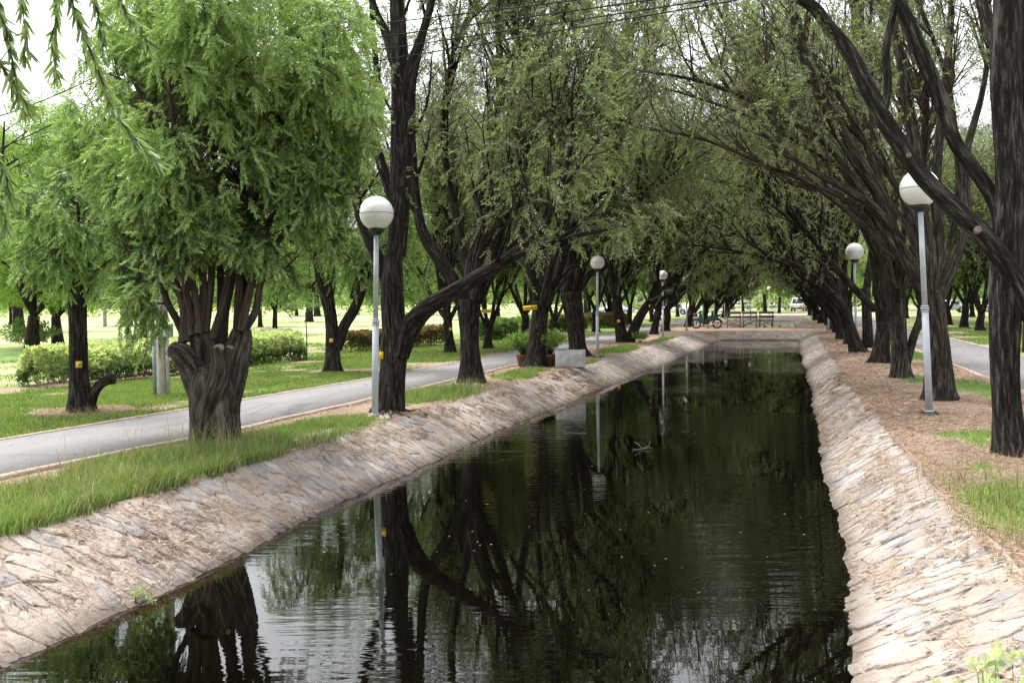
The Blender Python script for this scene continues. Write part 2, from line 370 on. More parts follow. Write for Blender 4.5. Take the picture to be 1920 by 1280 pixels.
def path_mat():
    m, t, b = mat('worn_asphalt'); p = pos(t)
    n = noise(t, p, 90, 4, .7); n1 = noise(t, mapping(t, p, (1.2, .35, 1)), 1.6, 5, .6); n2 = noise(t, p, 6, 4, .6)
    c = ramp(t, n, [(.3, (.115, .115, .12)), (.7, (.185, .18, .18))])
    c = mix(t, ramp(t, n1, [(.4, 0.), (.65, .5)]), c, (.22, .21, .20)); c = mix(t, ramp(t, n2, [(.58, 0.), (.75, .35)]), c, (.22, .19, .16))
    vo = N(t, 'TexVoronoi', feature='DISTANCE_TO_EDGE', Scale=.45); wv = mix(t, .12, p, N(t, 'TexNoise', Scale=2.5).outputs[1], 'ADD'); t.links.new(wv, vo.inputs['Vector'])
    c = mix(t, ramp(t, vo.outputs[0], [(.0, .6), (.012, 0.)]), c, (.07, .065, .06))
    t.links.new(c, b.inputs['Base Color']); b.inputs['Roughness'].default_value = .9; bump(t, b, n, .3, .004); return m
M['path'] = path_mat()
M['kerb'] = plain('pinkish_kerb_concrete', (.44, .35, .28), .9, 0, 14, .4, .004)
def strip(name, fa, fb, y0, y1, z, m, step=.5, kind='structure'):
    ys = np.arange(y0, y1+step, step); r = []
    for y in ys:
        a, b = float(fa(y)), float(fb(y)); zz = z
        r.append([(a, y, zz-.05), (a, y, zz), (a*.5+b*.5, y, zz+.015), (b, y, zz), (b, y, zz-.05)])
    V = np.array(r); o = mesh(name, V.reshape(-1, 3), [gridopen(len(ys), 5)], m); return tag(o, kind=kind)
wob = lambda s: (lambda y: .025*math.sin(y*1.7+s)+.02*math.sin(y*4.1+s*2))
strip('path', lambda y: PL1(y), lambda y: PL0(y), -4, 150, .012, M['path'])
strip('path', lambda y: PR0, lambda y: PR1, -4, 150, .012, M['path'])
strip('path_edge', lambda y: PL0(y)+.003, lambda y: PL0(y)+.10+wob(1)(y), -4, 120, .022, M['kerb'], .25)
strip('path_edge', lambda y: PL1(y)-.08+wob(2)(y), lambda y: PL1(y)-.003, -4, 120, .020, M['kerb'], .25)
strip('path_edge', lambda y: PR0-.11+wob(3)(y), lambda y: PR0-.003, -4, 120, .022, M['kerb'], .25)
strip('path_edge', lambda y: PR1+.003, lambda y: PR1+.09+wob(4)(y), -4, 120, .020, M['kerb'], .25)
V = A((-70, 118, .01), (60, 118, .01), (60, 124, .01), (-70, 124, .01)); tag(mesh('road', V, [[(0, 1, 2, 3)]], plain('pale_road', (.40, .38, .36), .9, 0, 3, .15)), kind='structure')
V = A((-16, 90, .014), (-6, 100, .014), (-6, 104, .014), (-16, 94, .014)); tag(mesh('road', V, [[(0, 1, 2, 3)]], M['kerb']), kind='structure')

# water
def water_mat():
    m, t, b = mat('dark_canal_water'); p = pos(t)
    b.inputs['Base Color'].default_value = (.0015, .0014, .0007, 1); b.inputs['Roughness'].default_value = .9; b.inputs['Specular IOR Level'].default_value = 0
    g = N(t, 'BsdfGlossy', Roughness=.0); g.inputs['Color'].default_value = (1, 1, 1, 1)
    tr = N(t, 'BsdfTransparent'); tr.inputs['Color'].default_value = (.20, .12, .04, 1)
    ms = t.nodes.new('ShaderNodeMixShader'); ms.inputs[0].default_value = .16; t.links.new(b.outputs[0], ms.inputs[1]); t.links.new(tr.outputs[0], ms.inputs[2])
    fr = N(t, 'Fresnel', IOR=1.5)
    pr = mapping(t, p, (1, 1, 1), (0, 0, -.27)); n1 = noise(t, mapping(t, pr, (1.0, 7, 1)), 1.6, 1, .5); n2 = noise(t, mapping(t, pr, (3.0, 22, 1)), 1.8, 1, .5)
    amp = ramp(t, noise(t, mapping(t, p, (.5, .22, 1)), 1, 2, .5), [(.42, .05), (.62, 1.)])
    h = mix(t, .18, n1, n2); h2 = mix(t, amp, (.5, .5, .5), h)
    bp = N(t, 'Bump', Strength=.75, Distance=.0075); t.links.new(h2, bp.inputs['Height'])
    t.links.new(bp.outputs[0], g.inputs['Normal']); t.links.new(bp.outputs[0], fr.inputs['Normal'])
    mx = t.nodes.new('ShaderNodeMixShader'); t.links.new(fr.outputs[0], mx.inputs[0]); t.links.new(ms.outputs[0], mx.inputs[1]); t.links.new(g.outputs[0], mx.inputs[2])
    t.links.new(mx.outputs[0], t.nodes['Material Output'].inputs['Surface']); return m
M['water'] = water_mat()
def water(y0, y1):
    ys = np.arange(y0, y1+.5, .5); V = np.array([[(X_wl(y)-.06, y, WZ), (-1.8, y, WZ), (X_wr(y)+.06, y, WZ)] for y in ys])
    tag(mesh('water', V.reshape(-1, 3), [gridopen(len(ys), 3)], M['water']), kind='structure')
water(Y0, Y1+.1); water(Y3+.4, Y4)

# stone-faced banks: mortar bed (structure) with every stone a real raised slab
def mortar_mat():
    m, t, b = mat('bank_mortar'); p = pos(t); n = noise(t, p, 26, 6, .7); n1 = noise(t, p, 3, 5, .65)
    c = ramp(t, n, [(.3, (.16, .125, .10)), (.5, (.30, .24, .195)), (.7, (.40, .335, .285))])
    c = mix(t, ramp(t, n1, [(.45, 0.), (.65, .55)]), c, (.24, .16, .11))
    z = N(t, 'SeparateXYZ'); t.links.new(p, z.inputs[0])
    wet = N(t, 'MapRange'); t.links.new(z.outputs[2], wet.inputs[0]); wet.inputs[1].default_value = WZ+.015; wet.inputs[2].default_value = WZ+.09; wet.inputs[3].default_value = .75; wet.inputs[4].default_value = 0
    c = mix(t, wet.outputs[0], c, (.07, .052, .035))
    t.links.new(c, b.inputs['Base Color']); b.inputs['Roughness'].default_value = .95; bump(t, b, n, .9, .02); return m
def stone_mat():
    m, t, b = mat('bank_stones'); p = pos(t); r = attr(t, 'tone'); n = noise(t, p, 22, 6, .7); n1 = noise(t, p, 5.5, 5, .65); n3 = noise(t, p, 70, 3, .6)
    c = ramp(t, r, [(0, (.20, .205, .215)), (.20, (.28, .285, .295)), (.30, (.31, .27, .24)), (.48, (.375, .325, .28)), (.66, (.42, .38, .345)), (.84, (.31, .26, .22)), (1, (.52, .50, .47))])
    c = mix(t, ramp(t, n, [(.35, .55), (.6, 0.)]), c, (.34, .25, .185)); c = mix(t, ramp(t, n1, [(.5, 0.), (.68, .6)]), c, (.39, .335, .29))
    c = mix(t, ramp(t, n3, [(.3, .25), (.5, 0.)]), c, (.2, .17, .14))
    z = N(t, 'SeparateXYZ'); t.links.new(p, z.inputs[0])
    wet = N(t, 'MapRange'); t.links.new(z.outputs[2], wet.inputs[0]); wet.inputs[1].default_value = WZ+.02; wet.inputs[2].default_value = WZ+.11; wet.inputs[3].default_value = .7; wet.inputs[4].default_value = 0
    c = mix(t, wet.outputs[0], c, (.09, .07, .05))
    t.links.new(c, b.inputs['Base Color']); b.inputs['Roughness'].default_value = .85; b.inputs['Specular IOR Level'].default_value = .3
    n9 = bump(t, b, n1, .8, .04); bump(t, b, n, 1., .018, n9); return m
M['mortar'], M['stone'] = mortar_mat(), stone_mat()
def voronoi_cells(L, H, ax, ay, rng):
    """jittered points in L x H, cells about ax by ay; returns clipped polygons"""
    nx, ny = int(L/ax), max(1, int(round(H/ay))); cells = []
    gx, gy = np.meshgrid(np.arange(-1, nx+1), np.arange(-1, ny+1), indexing='ij')
    px = (gx+.5+(gy % 2)*.5+rng.uniform(-.42, .42, gx.shape))*ax; py = (gy+.5+rng.uniform(-.42, .42, gx.shape))*(H/ny)
    keep = rng.random(gx.shape) > .16
    S = ax/(H/ny)                         # anisotropy: measure distance with the down-slope axis shrunk
    for i in range(1, nx+1):
        for j in range(1, ny+1):
            if not keep[i, j]: continue
            c = A(px[i, j], py[i, j]*S); poly = [A(c[0]-ax*1.6, c[1]-ax*1.6), A(c[0]+ax*1.6, c[1]-ax*1.6), A(c[0]+ax*1.6, c[1]+ax*1.6), A(c[0]-ax*1.6, c[1]+ax*1.6)]
            for a in range(max(0, i-3), min(nx+2, i+4)):
                for d in range(max(0, j-2), min(ny+2, j+3)):
                    if (a == i and d == j) or not keep[a, d]: continue
                    q = A(px[a, d], py[a, d]*S); nrm = q-c; mid = (q+c)/2; k = mid@nrm
                    out = []; m = len(poly)
                    for e in range(m):
                        P, Q = poly[e], poly[(e+1) % m]; dp, dq = P@nrm-k, Q@nrm-k
                        if dp <= 0: out.append(P)
                        if dp*dq < 0: out.append(P+(Q-P)*(dp/(dp-dq)))
                    poly = out
                    if len(poly) < 3: break
                if len(poly) < 3: break
            if len(poly) >= 3:
                P = np.array(poly)/A(1, S); P[:, 1] = np.clip(P[:, 1], 0, H); cells.append(P)
    return cells
def stones(name, L, H, ax, ay, fmap, seed, parent=None, hmul=1.):
    rng = np.random.default_rng(seed); V = []; F3 = []; F4 = []; tone = []; n = 0
    for P in voronoi_cells(L, H, ax, ay, rng):
        c = P.mean(0)
        P = c+(P-c)*rng.uniform(.86, .985)
        for _ in range(2):                # round the corners
            Q = np.roll(P, -1, 0); P = np.stack([P*.84+Q*.16, P*.16+Q*.84], 1).reshape(-1, 2)
        k = len(P); P = P+rng.normal(0, .006, P.shape)
        h = rng.uniform(.002, .016)*hmul; tx, ty = rng.normal(0, .035, 2)
        d = P-c; zt = lambda D, base: base+D[:, 0]*tx+D[:, 1]*ty
        rings = [(P, np.full(k, -.02)), (P, zt(d, h*.55)), (c+d*.90, zt(d*.90, h)+rng.normal(0, .0015, k)), (c+d*.5, zt(d*.5, h*1.04)+rng.normal(0, .003, k))]
        pts = [fmap(q[:, 0], q[:, 1], z) for q, z in rings]+[fmap(c[None, 0], c[None, 1], np.array([h*1.1]))]
        V.append(np.concatenate(pts)); F4.append(gridf(4, k)+n)
        j = np.arange(k); F3.append(np.stack([n+3*k+j, n+3*k+(j+1) % k, np.full(k, n+4*k)], -1))
        tone.append(np.full(4*k+1, rng.random())); n += 4*k+1
    return mesh(name, np.concatenate(V), [np.concatenate(F4), np.concatenate(F3)], M['stone'], parent, smooth=True, attrs={'tone': np.concatenate(tone)})
def bank(name, side, y0, y1, seed, H=1.06, ax=.125, ay=.30):
    XT, XW = (X_tl, X_wl) if side < 0 else (X_tr, X_wr)
    def f(s, t, h):                       # s along the canal, t down the slope (0 top .. H under water)
        y = y0+s; xt, xw = XT(y)+.035*np.sin(y*1.3+seed)+.02*np.sin(y*3.7), XW(y)+.03*np.sin(y*.9+seed*2)+.015*np.sin(y*5.1); k = t/1.0
        x = xt+(xw-xt)*k; z = WZ*k+.03*np.sin(np.clip(k, 0, 1)*np.pi)+.02*(fbm(y*1.1+seed, t*3., seed)-.5)
        n = unit(np.stack([-WZ*np.sign(xt-xw)*-1*np.ones_like(x), np.zeros_like(x), np.abs(xt-xw)], -1))
        return np.stack([x, y, z], -1)+n*np.asarray(h)[..., None]
    ss, tt = np.arange(0, y1-y0+.1, .12), np.linspace(-.03, 1.35, 14); S_, T_ = np.meshgrid(ss, tt, indexing='ij')
    o = mesh(name, f(S_, T_, np.zeros(S_.shape)).reshape(-1, 3), [gridopen(len(ss), len(tt))], M['mortar'], smooth=True); tag(o, kind='structure')
    s = stones('stone_facing', y1-y0, H, ax, ay, f, seed, o); return o
bank('left_bank', -1, 2., Y2, 11); bank('right_bank', 1, 1.5, Y2, 12)
bank('right_bank', 1, Y3, Y4, 13, ax=.2, ay=.35); bank('left_bank', -1, Y3, Y4, 14, ax=.2, ay=.35)
def endbank(yt, yw, seed):
    xa, xb = -4.8, 1.4
    def f(s, t, h): 
        k = t; return np.stack([xa+s+0*t, yt+(yw-yt)*k-.0*h, WZ*k+.01+h*.7+0*s], -1)+np.stack([0*h, np.sign(yw-yt)*h*.6, 0*h], -1)
    ss, tt = np.arange(0, xb-xa+.1, .2), np.linspace(-.02, 1.4, 10); S_, T_ = np.meshgrid(ss, tt, indexing='ij')
    o = mesh('end_bank', f(S_, T_, np.zeros(S_.shape)).reshape(-1, 3), [gridopen(len(ss), len(tt))], M['mortar'], smooth=True); tag(o, kind='structure')
    stones('stone_facing', xb-xa, 1.02, .3, .3, f, seed, o, 1.2)
endbank(Y2, Y1, 21); endbank(Y4, Y4-.9, 22)

# ------------------------------------------------------------------ grass blades and litter
def blades(P, hgt, wid, rng, lean=.45, flat=False):
    n = len(P); az = rng.uniform(0, 2*np.pi, n); d = np.stack([np.cos(az), np.sin(az), 0*az], -1); s = np.stack([-np.sin(az), np.cos(az), 0*az], -1)
    fa = rng.uniform(0, 2*np.pi, n); s = np.stack([np.cos(fa), np.sin(fa), 0*fa], -1)
    ln = rng.uniform(.1, 1, n)*lean; h = hgt[:, None]; w = (wid/2)[:, None]; up = A(0, 0, 1)
    p0 = P; p1 = P+up*h*.5+d*h*(ln*.35)[:, None]; p2 = P+up*h*(1-.35*ln)[:, None]+d*h*ln[:, None]
    V = np.stack([p0-s*w, p0+s*w, p1+s*w*.8, p1-s*w*.8, p2], 1).reshape(-1, 3); i = np.arange(n)[:, None]*5
    age_tone = np.repeat(rng.random(n)*.5, 5)+np.tile([0, 0, .15, .15, .3], n)
    return V, [i+np.array([[0, 1, 2, 3]]), i+np.array([[3, 2, 4]])], age_tone
def scatter(n, x0, x1, y0, y1, rng, thr=.45, inv=False):
    x, y = rng.uniform(x0, x1, n), rng.uniform(y0, y1, n); g = grassy(x, y)
    ok = (g > thr+rng.uniform(-.2, .2, n)) if not inv else (g < thr+rng.uniform(-.15, .25, n))
    ok &= ~((x > PL1(y)-.06) & (x < PL0(y)+.10)) & ~((x > PR0-.12) & (x < PR1+.1)) & ((x < X_tl(y)+.03) | (x > X_tr(y)-.03))
    return x[ok], y[ok], g[ok]
def build_grass():
    rng = np.random.default_rng(3); V = []; F4 = []; F3 = []; ag = []; n = 0
    def put(P, h, wd, lean=.6):
        nonlocal n
        v, f, a = blades(P, h, wd, rng, lean); V.append(v); F4.append(f[0]+n); F3.append(f[1]+n); ag.append(a); n += len(v)
    for (N_, x0, x1, y0, y1, h0, h1, wd) in ((70000, -7.7, -5.35, 4, 11, .06, .18, .007), (40000, -7.2, -5.2, 11, 16, .05, .11, .007), (46000, -7.1, -4.9, 16, 27, .05, .12, .009),
                                          (36000, -7.1, -4.8, 27, 52, .04, .09, .014), (120000, -14.5, -9, 8, 22, .04, .08, .010), (90000, -14.5, -8.8, 22, 46, .04, .08, .016),
                                          (30000, -24, -14.5, 13, 40, .05, .10, .018), (40000, 1.3, 3.9, 6, 20, .03, .08, .006), (24000, 1.3, 3.9, 20, 50, .04, .08, .012),
                                          (60000, 6.3, 14, 18, 60, .04, .08, .02), (9000, -4.9, 1.4, 54.6, 62, .04, .09, .02)):
        x, y, g = scatter(N_, x0, x1, y0, y1, rng)
        h = rng.uniform(h0, h1, len(x))*(.6+.6*g); z = np.where(h > 0, -.01, 0); put(np.stack([x, y, z], -1), h, wd*rng.uniform(.7, 1.3, len(x)))
    o = mesh('grass', np.concatenate(V), [np.concatenate(F4), np.concatenate(F3)], M['grass'], attrs={'age_tone': np.concatenate(ag)}); tag(o, 'short green grass in patches beside the canal and paths', 'grass', kind='stuff')
    # taller tufts: foreground bank, tuft between trunks, right edge
    V, F4, F3, ag, n = [], [], [], [], 0
    for (px, py, k, sx, sy, h0, h1) in ((60, 960, 6500, .45, 1.0, .08, .26), (200, 930, 6500, .4, 1.0, .08, .26), (330, 900, 6500, .35, .8, .10, .28), (430, 880, 4200, .25, .4, .12, .28), (560, 815, 2600, .3, .6, .10, .22),
                                        (830, 742, 3600, .32, .7, .12, .30), (775, 748, 1000, .15, .5, .1, .2), (1905, 950, 1100, .25, .6, .06, .18), (1895, 700, 600, .3, .5, .1, .2), (620, 825, 1500, .3, .5, .08, .18), (1145, 655, 500, .2, .5, .1, .22),
                                        (400, 850, 500, .3, .3, .1, .3)):
        g = G(px, py); x = rng.normal(g[0], sx, k); y = rng.normal(g[1], sy, k)
        tn = fbm(x*3.1+20, y*2.2+20, 61, 3); ok = ((x < X_tl(y)+.07) | (x > X_tr(y)-.02)) & ((x > PL0(y)+.12)) & (x < 3.9) & (tn > .40); x, y, tn = x[ok], y[ok], tn[ok]
        h = rng.uniform(h0*.6, h1, len(x))*np.clip(.35+1.5*(tn-.3)*1.6, .4, 1.25); v, f, a = blades(np.stack([x, y, 0*x-.01], -1), h, .007*rng.uniform(.6, 1.4, len(x)), rng, .95); V.append(v); F4.append(f[0]+n); F3.append(f[1]+n); ag.append(a); n += len(v)
    o = mesh('tall_grass', np.concatenate(V), [np.concatenate(F4), np.concatenate(F3)], M['grass'], attrs={'age_tone': np.concatenate(ag)}); tag(o, 'longer green grass in tufts along the bank tops', 'grass', kind='stuff')
    # dry seed stems
    V, F4, F3, ag, n = [], [], [], [], 0
    for (px, py, k, sx, sy, h0, h1) in ((400, 850, 260, .4, .4, .3, .6), (250, 900, 200, .5, .8, .3, .5), (80, 940, 130, .4, .8, .25, .45), (1880, 930, 500, .3, .8, .12, .35), (1900, 1000, 300, .2, .5, .1, .25), (180, 775, 420, .5, .25, .05, .2), (1140, 720, 120, .2, 1, .1, .2)):
        g = G(px, py); x = rng.normal(g[0], sx, k); y = rng.normal(g[1], sy, k); h = rng.uniform(h0, h1, k)
        v, f, a = blades(np.stack([x, y, 0*x], -1), h, .004*rng.uniform(.6, 1.4, k), rng, .7); V.append(v); F4.append(f[0]+n); F3.append(f[1]+n); ag.append(a); n += len(v)
    o = mesh('dry_grass', np.concatenate(V), [np.concatenate(F4), np.concatenate(F3)], M['grass_dry'], attrs={'age_tone': np.concatenate(ag)}); tag(o, 'thin dry seeding grass stems among the green tufts', 'grass', kind='stuff')
    # litter lying flat
    V, ag, n = [], [], 0; P = []
    for (N_, x0, x1, y0, y1) in ((26000, -7, -5.2, 5, 20), (14000, -7, -5, 20, 40), (90000, 1.1, 3.9, 5, 20), (36000, 1.1, 3.9, 20, 45), (9000, -12, -10, 12, 15), (7000, -4.9, 1.5, 54.5, 62)):
        x, y, g = scatter(N_, x0, x1, y0, y1, rng, .35, True); P.append(np.stack([x, y, rng.uniform(.0, .022, len(x))], -1))
    for side, k, y1_ in ((-1, 11000, 24), (1, 10000, 24)):      # and on the stone slopes, thick in some hollows
        y = rng.uniform(3, y1_, k*3); kk = rng.random(k*3)**1.3; XT, XW = (X_tl, X_wl) if side < 0 else (X_tr, X_wr)
        ok = fbm(y*2.5+side*9, kk*4., 77, 3) > .55; y, kk = y[ok], kk[ok]
        x = XT(y)+(XW(y)-XT(y))*kk; P.append(np.stack([x, y, WZ*kk+.03*np.sin(kk*np.pi)+rng.uniform(.018, .045, len(y))], -1))
    y = rng.uniform(7, 40, 2600); sd_ = rng.random(2600); x = np.where(sd_ < .6, PL1(y)+(PL0(y)-PL1(y))*rng.beta(.5, .5, 2600), PR0+(PR1-PR0)*rng.beta(.5, .5, 2600)); P.append(np.column_stack([x, y, np.full(2600, .035)]))
    g = G(210, 1075, -.3); k = 2600; y = rng.normal(7.0, .75, k); kk = np.clip(rng.normal(.62, .2, k), 0, .97)    # drifts of dry straw, lower left
    P.append(np.stack([X_tl(y)+(X_wl(y)-X_tl(y))*kk, y, WZ*kk+.03+rng.uniform(.01, .07, k)], -1))
    P = np.concatenate(P); n = len(P); az = rng.uniform(0, np.pi, n); L = rng.uniform(.02, .09, n)*np.where(P[:, 1] > 12, 1.4, 1.); d = np.stack([np.cos(az), np.sin(az), rng.normal(0, .15, n)], -1)*L[:, None]
    s = np.stack([-np.sin(az), np.cos(az), rng.normal(0, .3, n)], -1)*rng.uniform(.002, .006, n)[:, None]*np.where(P[:, 1:2] > 20, 2., 1.)
    V = np.stack([P-d/2, P+s, P+d/2, P-s], 1).reshape(-1, 3); i = np.arange(n)[:, None]*4+np.arange(4)[None]
    o = mesh('leaf_litter', V, [i], M['litter'], attrs={'age_tone': np.repeat(rng.random(n)*.8, 4)}); tag(o, 'brown dry needles and leaf litter under the trees', 'leaf litter', kind='stuff')
build_grass()

# ------------------------------------------------------------------ trees
DENS = 1.0
def spray_tmpl(rng, nl=16, L=.22, leaf=.06, wid=.009, ang=.55):
    """one drooping shoot along +Z with narrow leaves; returns verts, quads, age"""
    V = []; ag = []
    for i in range(nl):
        t = (i+.5)/nl; az = i*2.4+rng.uniform(-.3, .3); a = ang*(1.25-.6*t)*rng.uniform(.7, 1.3)
        o = A(0, 0, L*t); d = A(math.cos(az)*math.sin(a), math.sin(az)*math.sin(a), math.cos(a)); l = leaf*rng.uniform(.7, 1.2)*(1-.25*t)
        s = unit(np.cross(d, A(math.cos(az+1.), math.sin(az+1.), .3)))*wid/2; dn = A(0, 0, l*.12)
        V += [o, o+d*l*.45+s+dn, o+d*l, o+d*l*.45-s+dn]; ag += [t*.5]*4
    V = np.array(V); return V, np.arange(len(V)).reshape(-1, 4), np.array(ag)
def place(tmpls, Pos, Dir, scale, rng, agejit=.35):
    """many copies of the shoot templates as one vertex array"""
    Vs, Fs, As, n = [], [], [], 0; which = rng.integers(0, len(tmpls), len(Pos))
    for k, (TV, TF, TA) in enumerate(tmpls):
        idx = np.nonzero(which == k)[0]
        if not len(idx): continue
        D = unit(Dir[idx]); r = unit(rng.normal(size=D.shape)); X = unit(np.cross(r, D)); Y = np.cross(D, X)
        R = np.stack([X, Y, D], 1)*scale[idx][:, None, None]
        V = np.einsum('mi,nij->nmj', TV, R)+Pos[idx][:, None]
        Vs.append(V.reshape(-1, 3)); m = len(TV)
        Fs.append((TF[None]+(np.arange(len(idx))*m)[:, None, None]).reshape(-1, 4)+n); n += len(idx)*m
        As.append((TA[None]+rng.uniform(0, agejit, len(idx))[:, None]).ravel())
    return np.concatenate(Vs), np.concatenate(Fs), np.concatenate(As)
def twigtubes(C, r0):                   # C (n,k,3) curves; 3-sided thin tubes
    n, k = C.shape[:2]; T = unit(np.gradient(C, axis=1)); U = unit(np.cross(T, A(.3, .8, .52))); B = np.cross(T, U)
    rr = np.linspace(1, .25, k)[None, :, None]*np.asarray(r0).reshape(-1, 1, 1); a = np.arange(3)*2*np.pi/3
    V = C[:, :, None]+(U[:, :, None]*np.cos(a)[:, None]+B[:, :, None]*np.sin(a)[:, None])*rr[..., None]
    f = gridf(k, 3); Fq = (f[None]+(np.arange(n)*k*3)[:, None, None]).reshape(-1, 4)
    return V.reshape(-1, 3), Fq, (V*A(1, 1, .3)).reshape(-1, 3)
_r = np.random.default_rng(99)
SP_NEAR = [spray_tmpl(_r, 24, .20, .060, .014, .5) for _ in range(4)]
SP_MID = [spray_tmpl(_r, 14, .26, .078, .017, .55) for _ in range(4)]
SP_FAR = [spray_tmpl(_r, 8, .34, .13, .032, .7) for _ in range(4)]
SP_ROUND = [spray_tmpl(_r, 8, .45, .26, .085, 1.0) for _ in range(4)]

def child(limb, t, rng, length, rad, up=.35, out=None, spread=.8, n=6, wig=.10, droop=0.):
    """a new limb (rows x,y,z,r) leaving `limb` at fraction t"""
    P = limb; f = t*(len(P)-1); i = min(int(f), len(P)-2); q = f-i
    p = P[i, :3]*(1-q)+P[i+1, :3]*q; r = P[i, 3]*(1-q)+P[i+1, 3]*q; T = unit(P[i+1, :3]-P[i, :3])
    d = rng.normal(size=3); d = unit(d-T*(d@T)); d = unit(T*(1-spread*.55)+d*spread+A(0, 0, up)+(out if out is not None else 0))
    pts = [p]; r0 = min(rad, r*.75); step = length/(n-1); dd = d
    for k in range(n-1):
        dd = unit(dd+rng.normal(0, wig, 3)+A(0, 0, up*.25-droop*(k/(n-1))*1.2)); pts.append(pts[-1]+dd*step)
    return np.column_stack([np.array(pts), np.linspace(r0, r0*.35, n)])
def grow(limbs, rng, n2=6, len2=1.6, n3=5, len3=.9, t0=.3, up=.35, out=None, r2=.035, r3=.015, spread=.66):
    l2 = []; l3 = []
    for L in limbs:
        Ltot = np.linalg.norm(np.diff(L[:, :3], axis=0), axis=1).sum()
        k = max(2, int(n2*max(.5, Ltot/3.)))
        for t in np.linspace(t0, .97, k): l2.append(child(L, min(.99, t+rng.uniform(-.04, .04)), rng, len2*rng.uniform(.7, 1.25)*(1.2-.4*t), r2, up, out, spread))
    for L in l2:
        for t in np.linspace(.25, .98, n3): l3.append(child(L, min(.99, t), rng, len3*rng.uniform(.7, 1.3), r3, up*.6, out, spread*1.05, 5, .14))
    return l2, l3
def foliage(branches, rng, per=4, tw=.55, sprays=5, droop=.9, scale=1., thin=0., maxz=None):
    per = int(math.ceil(per*DENS)) if per < 30 else per
    """hanging twigs from the branches: returns twig curves and shoot positions/directions"""
    C = []
    for L in branches:
        for _ in range(per):
            t = rng.uniform(.15, 1.)*(len(L)-1); i = min(int(t), len(L)-2); p = L[i, :3]+(L[i+1, :3]-L[i, :3])*(t-i)
            d = unit(rng.normal(size=3)*A(1, 1, .6)+unit(L[-1, :3]-L[0, :3])*.5+A(0, 0, .25)); C.append((p, d, tw*rng.uniform(.6, 1.3)))
    p = np.array([c[0] for c in C]); d = np.array([c[1] for c in C]); l = np.array([c[2] for c in C]); k = 5; cur = [p]; dd = d
    for j in range(k-1):
        dd = unit(dd+rng.normal(0, .12, dd.shape)-A(0, 0, 1)*droop*(j+.5)/(k-1)); cur.append(cur[-1]+dd*(l/(k-1))[:, None])
    C = np.stack(cur, 1); T = unit(np.gradient(C, axis=1))
    n = len(C); ti = rng.uniform(.25, 1, (n, sprays)); ti[:, 0] = 1.; f = ti*(k-1); i = np.minimum(f.astype(int), k-2); q = (f-i)[..., None]; ar = np.arange(n)[:, None]
    pos = C[ar, i]*(1-q)+C[ar, i+1]*q; dr = unit(T[ar, i]*1.0+rng.normal(0, .45, pos.shape)-A(0, 0, droop*.35))
    cl = fbm(pos[..., 0]*1.3+pos[..., 2]*.6+60, pos[..., 1]*1.3+pos[..., 2]*1.1+60, 17, 3)
    sel = (rng.random(pos.shape[:2]) > thin) & (cl > .37)
    return C, pos[sel], dr[sel], np.full(sel.sum(), scale)*rng.uniform(.75, 1.3, sel.sum())
def limb_mesh(name, L, parent, m, ns=10, ridge=.05, step=.12, seed=0, flare=0):
    Q = catmull(L, step); Q[:, 3] = np.maximum(Q[:, 3], .003)
    V, Fq, bk = tube(Q[:, :3], Q[:, 3], ns, ridge, seed)
    if flare:                             # buttressed root flare near the ground
        z0 = Q[0, 2]; a = np.tile(np.arange(ns)*2*np.pi/ns, len(Q)); zz = np.repeat(Q[:, 2]-z0, ns); ctr = np.repeat(Q[:, :3], ns, 0)
        k = flare*np.exp(-np.maximum(zz, 0)/.19)*(.55+.6*np.maximum(0, np.sin(a*3+seed)+.5*np.sin(a*5+seed*2))); V = V+(V-ctr)*A(1, 1, 0)*k[:, None]
    cap = [list(range(len(V)-ns, len(V)))]
    return mesh(name, V, [Fq, cap], m, parent, True, {'bark': bk})
def thin_mesh(limbs, ns=5, step=.3):
    Vs, Fs, Bs, n = [], [], [], 0
    for k, L in enumerate(limbs):
        Q = catmull(L, step) if len(L) > 3 else L; V, Fq, bk = tube(Q[:, :3], np.maximum(Q[:, 3], .003), ns)
        Vs.append(V); Fs.append(Fq+n); Bs.append(bk); n += len(V)
    return Vs, Fs, Bs, n
GLOBES = [(1602, 472, 30, 33), (1120, 490, 17, 29), (1243, 516, 16, 45), (706, 400, 42, 14.2), (1712, 345, 34, 14)]
def clear(P):                           # twigs pruned away in front of the lamp globes
    q = P-EYEP; z = q@fwd; x = 960+F*(q@rgt)/z; y = 640-F*(q@upv)/z; ok = np.ones(z.shape, bool)
    for gx, gy, r, dd in GLOBES: ok &= ~((z < dd) & (np.hypot(x-gx, y-gy) < r))
    return ok
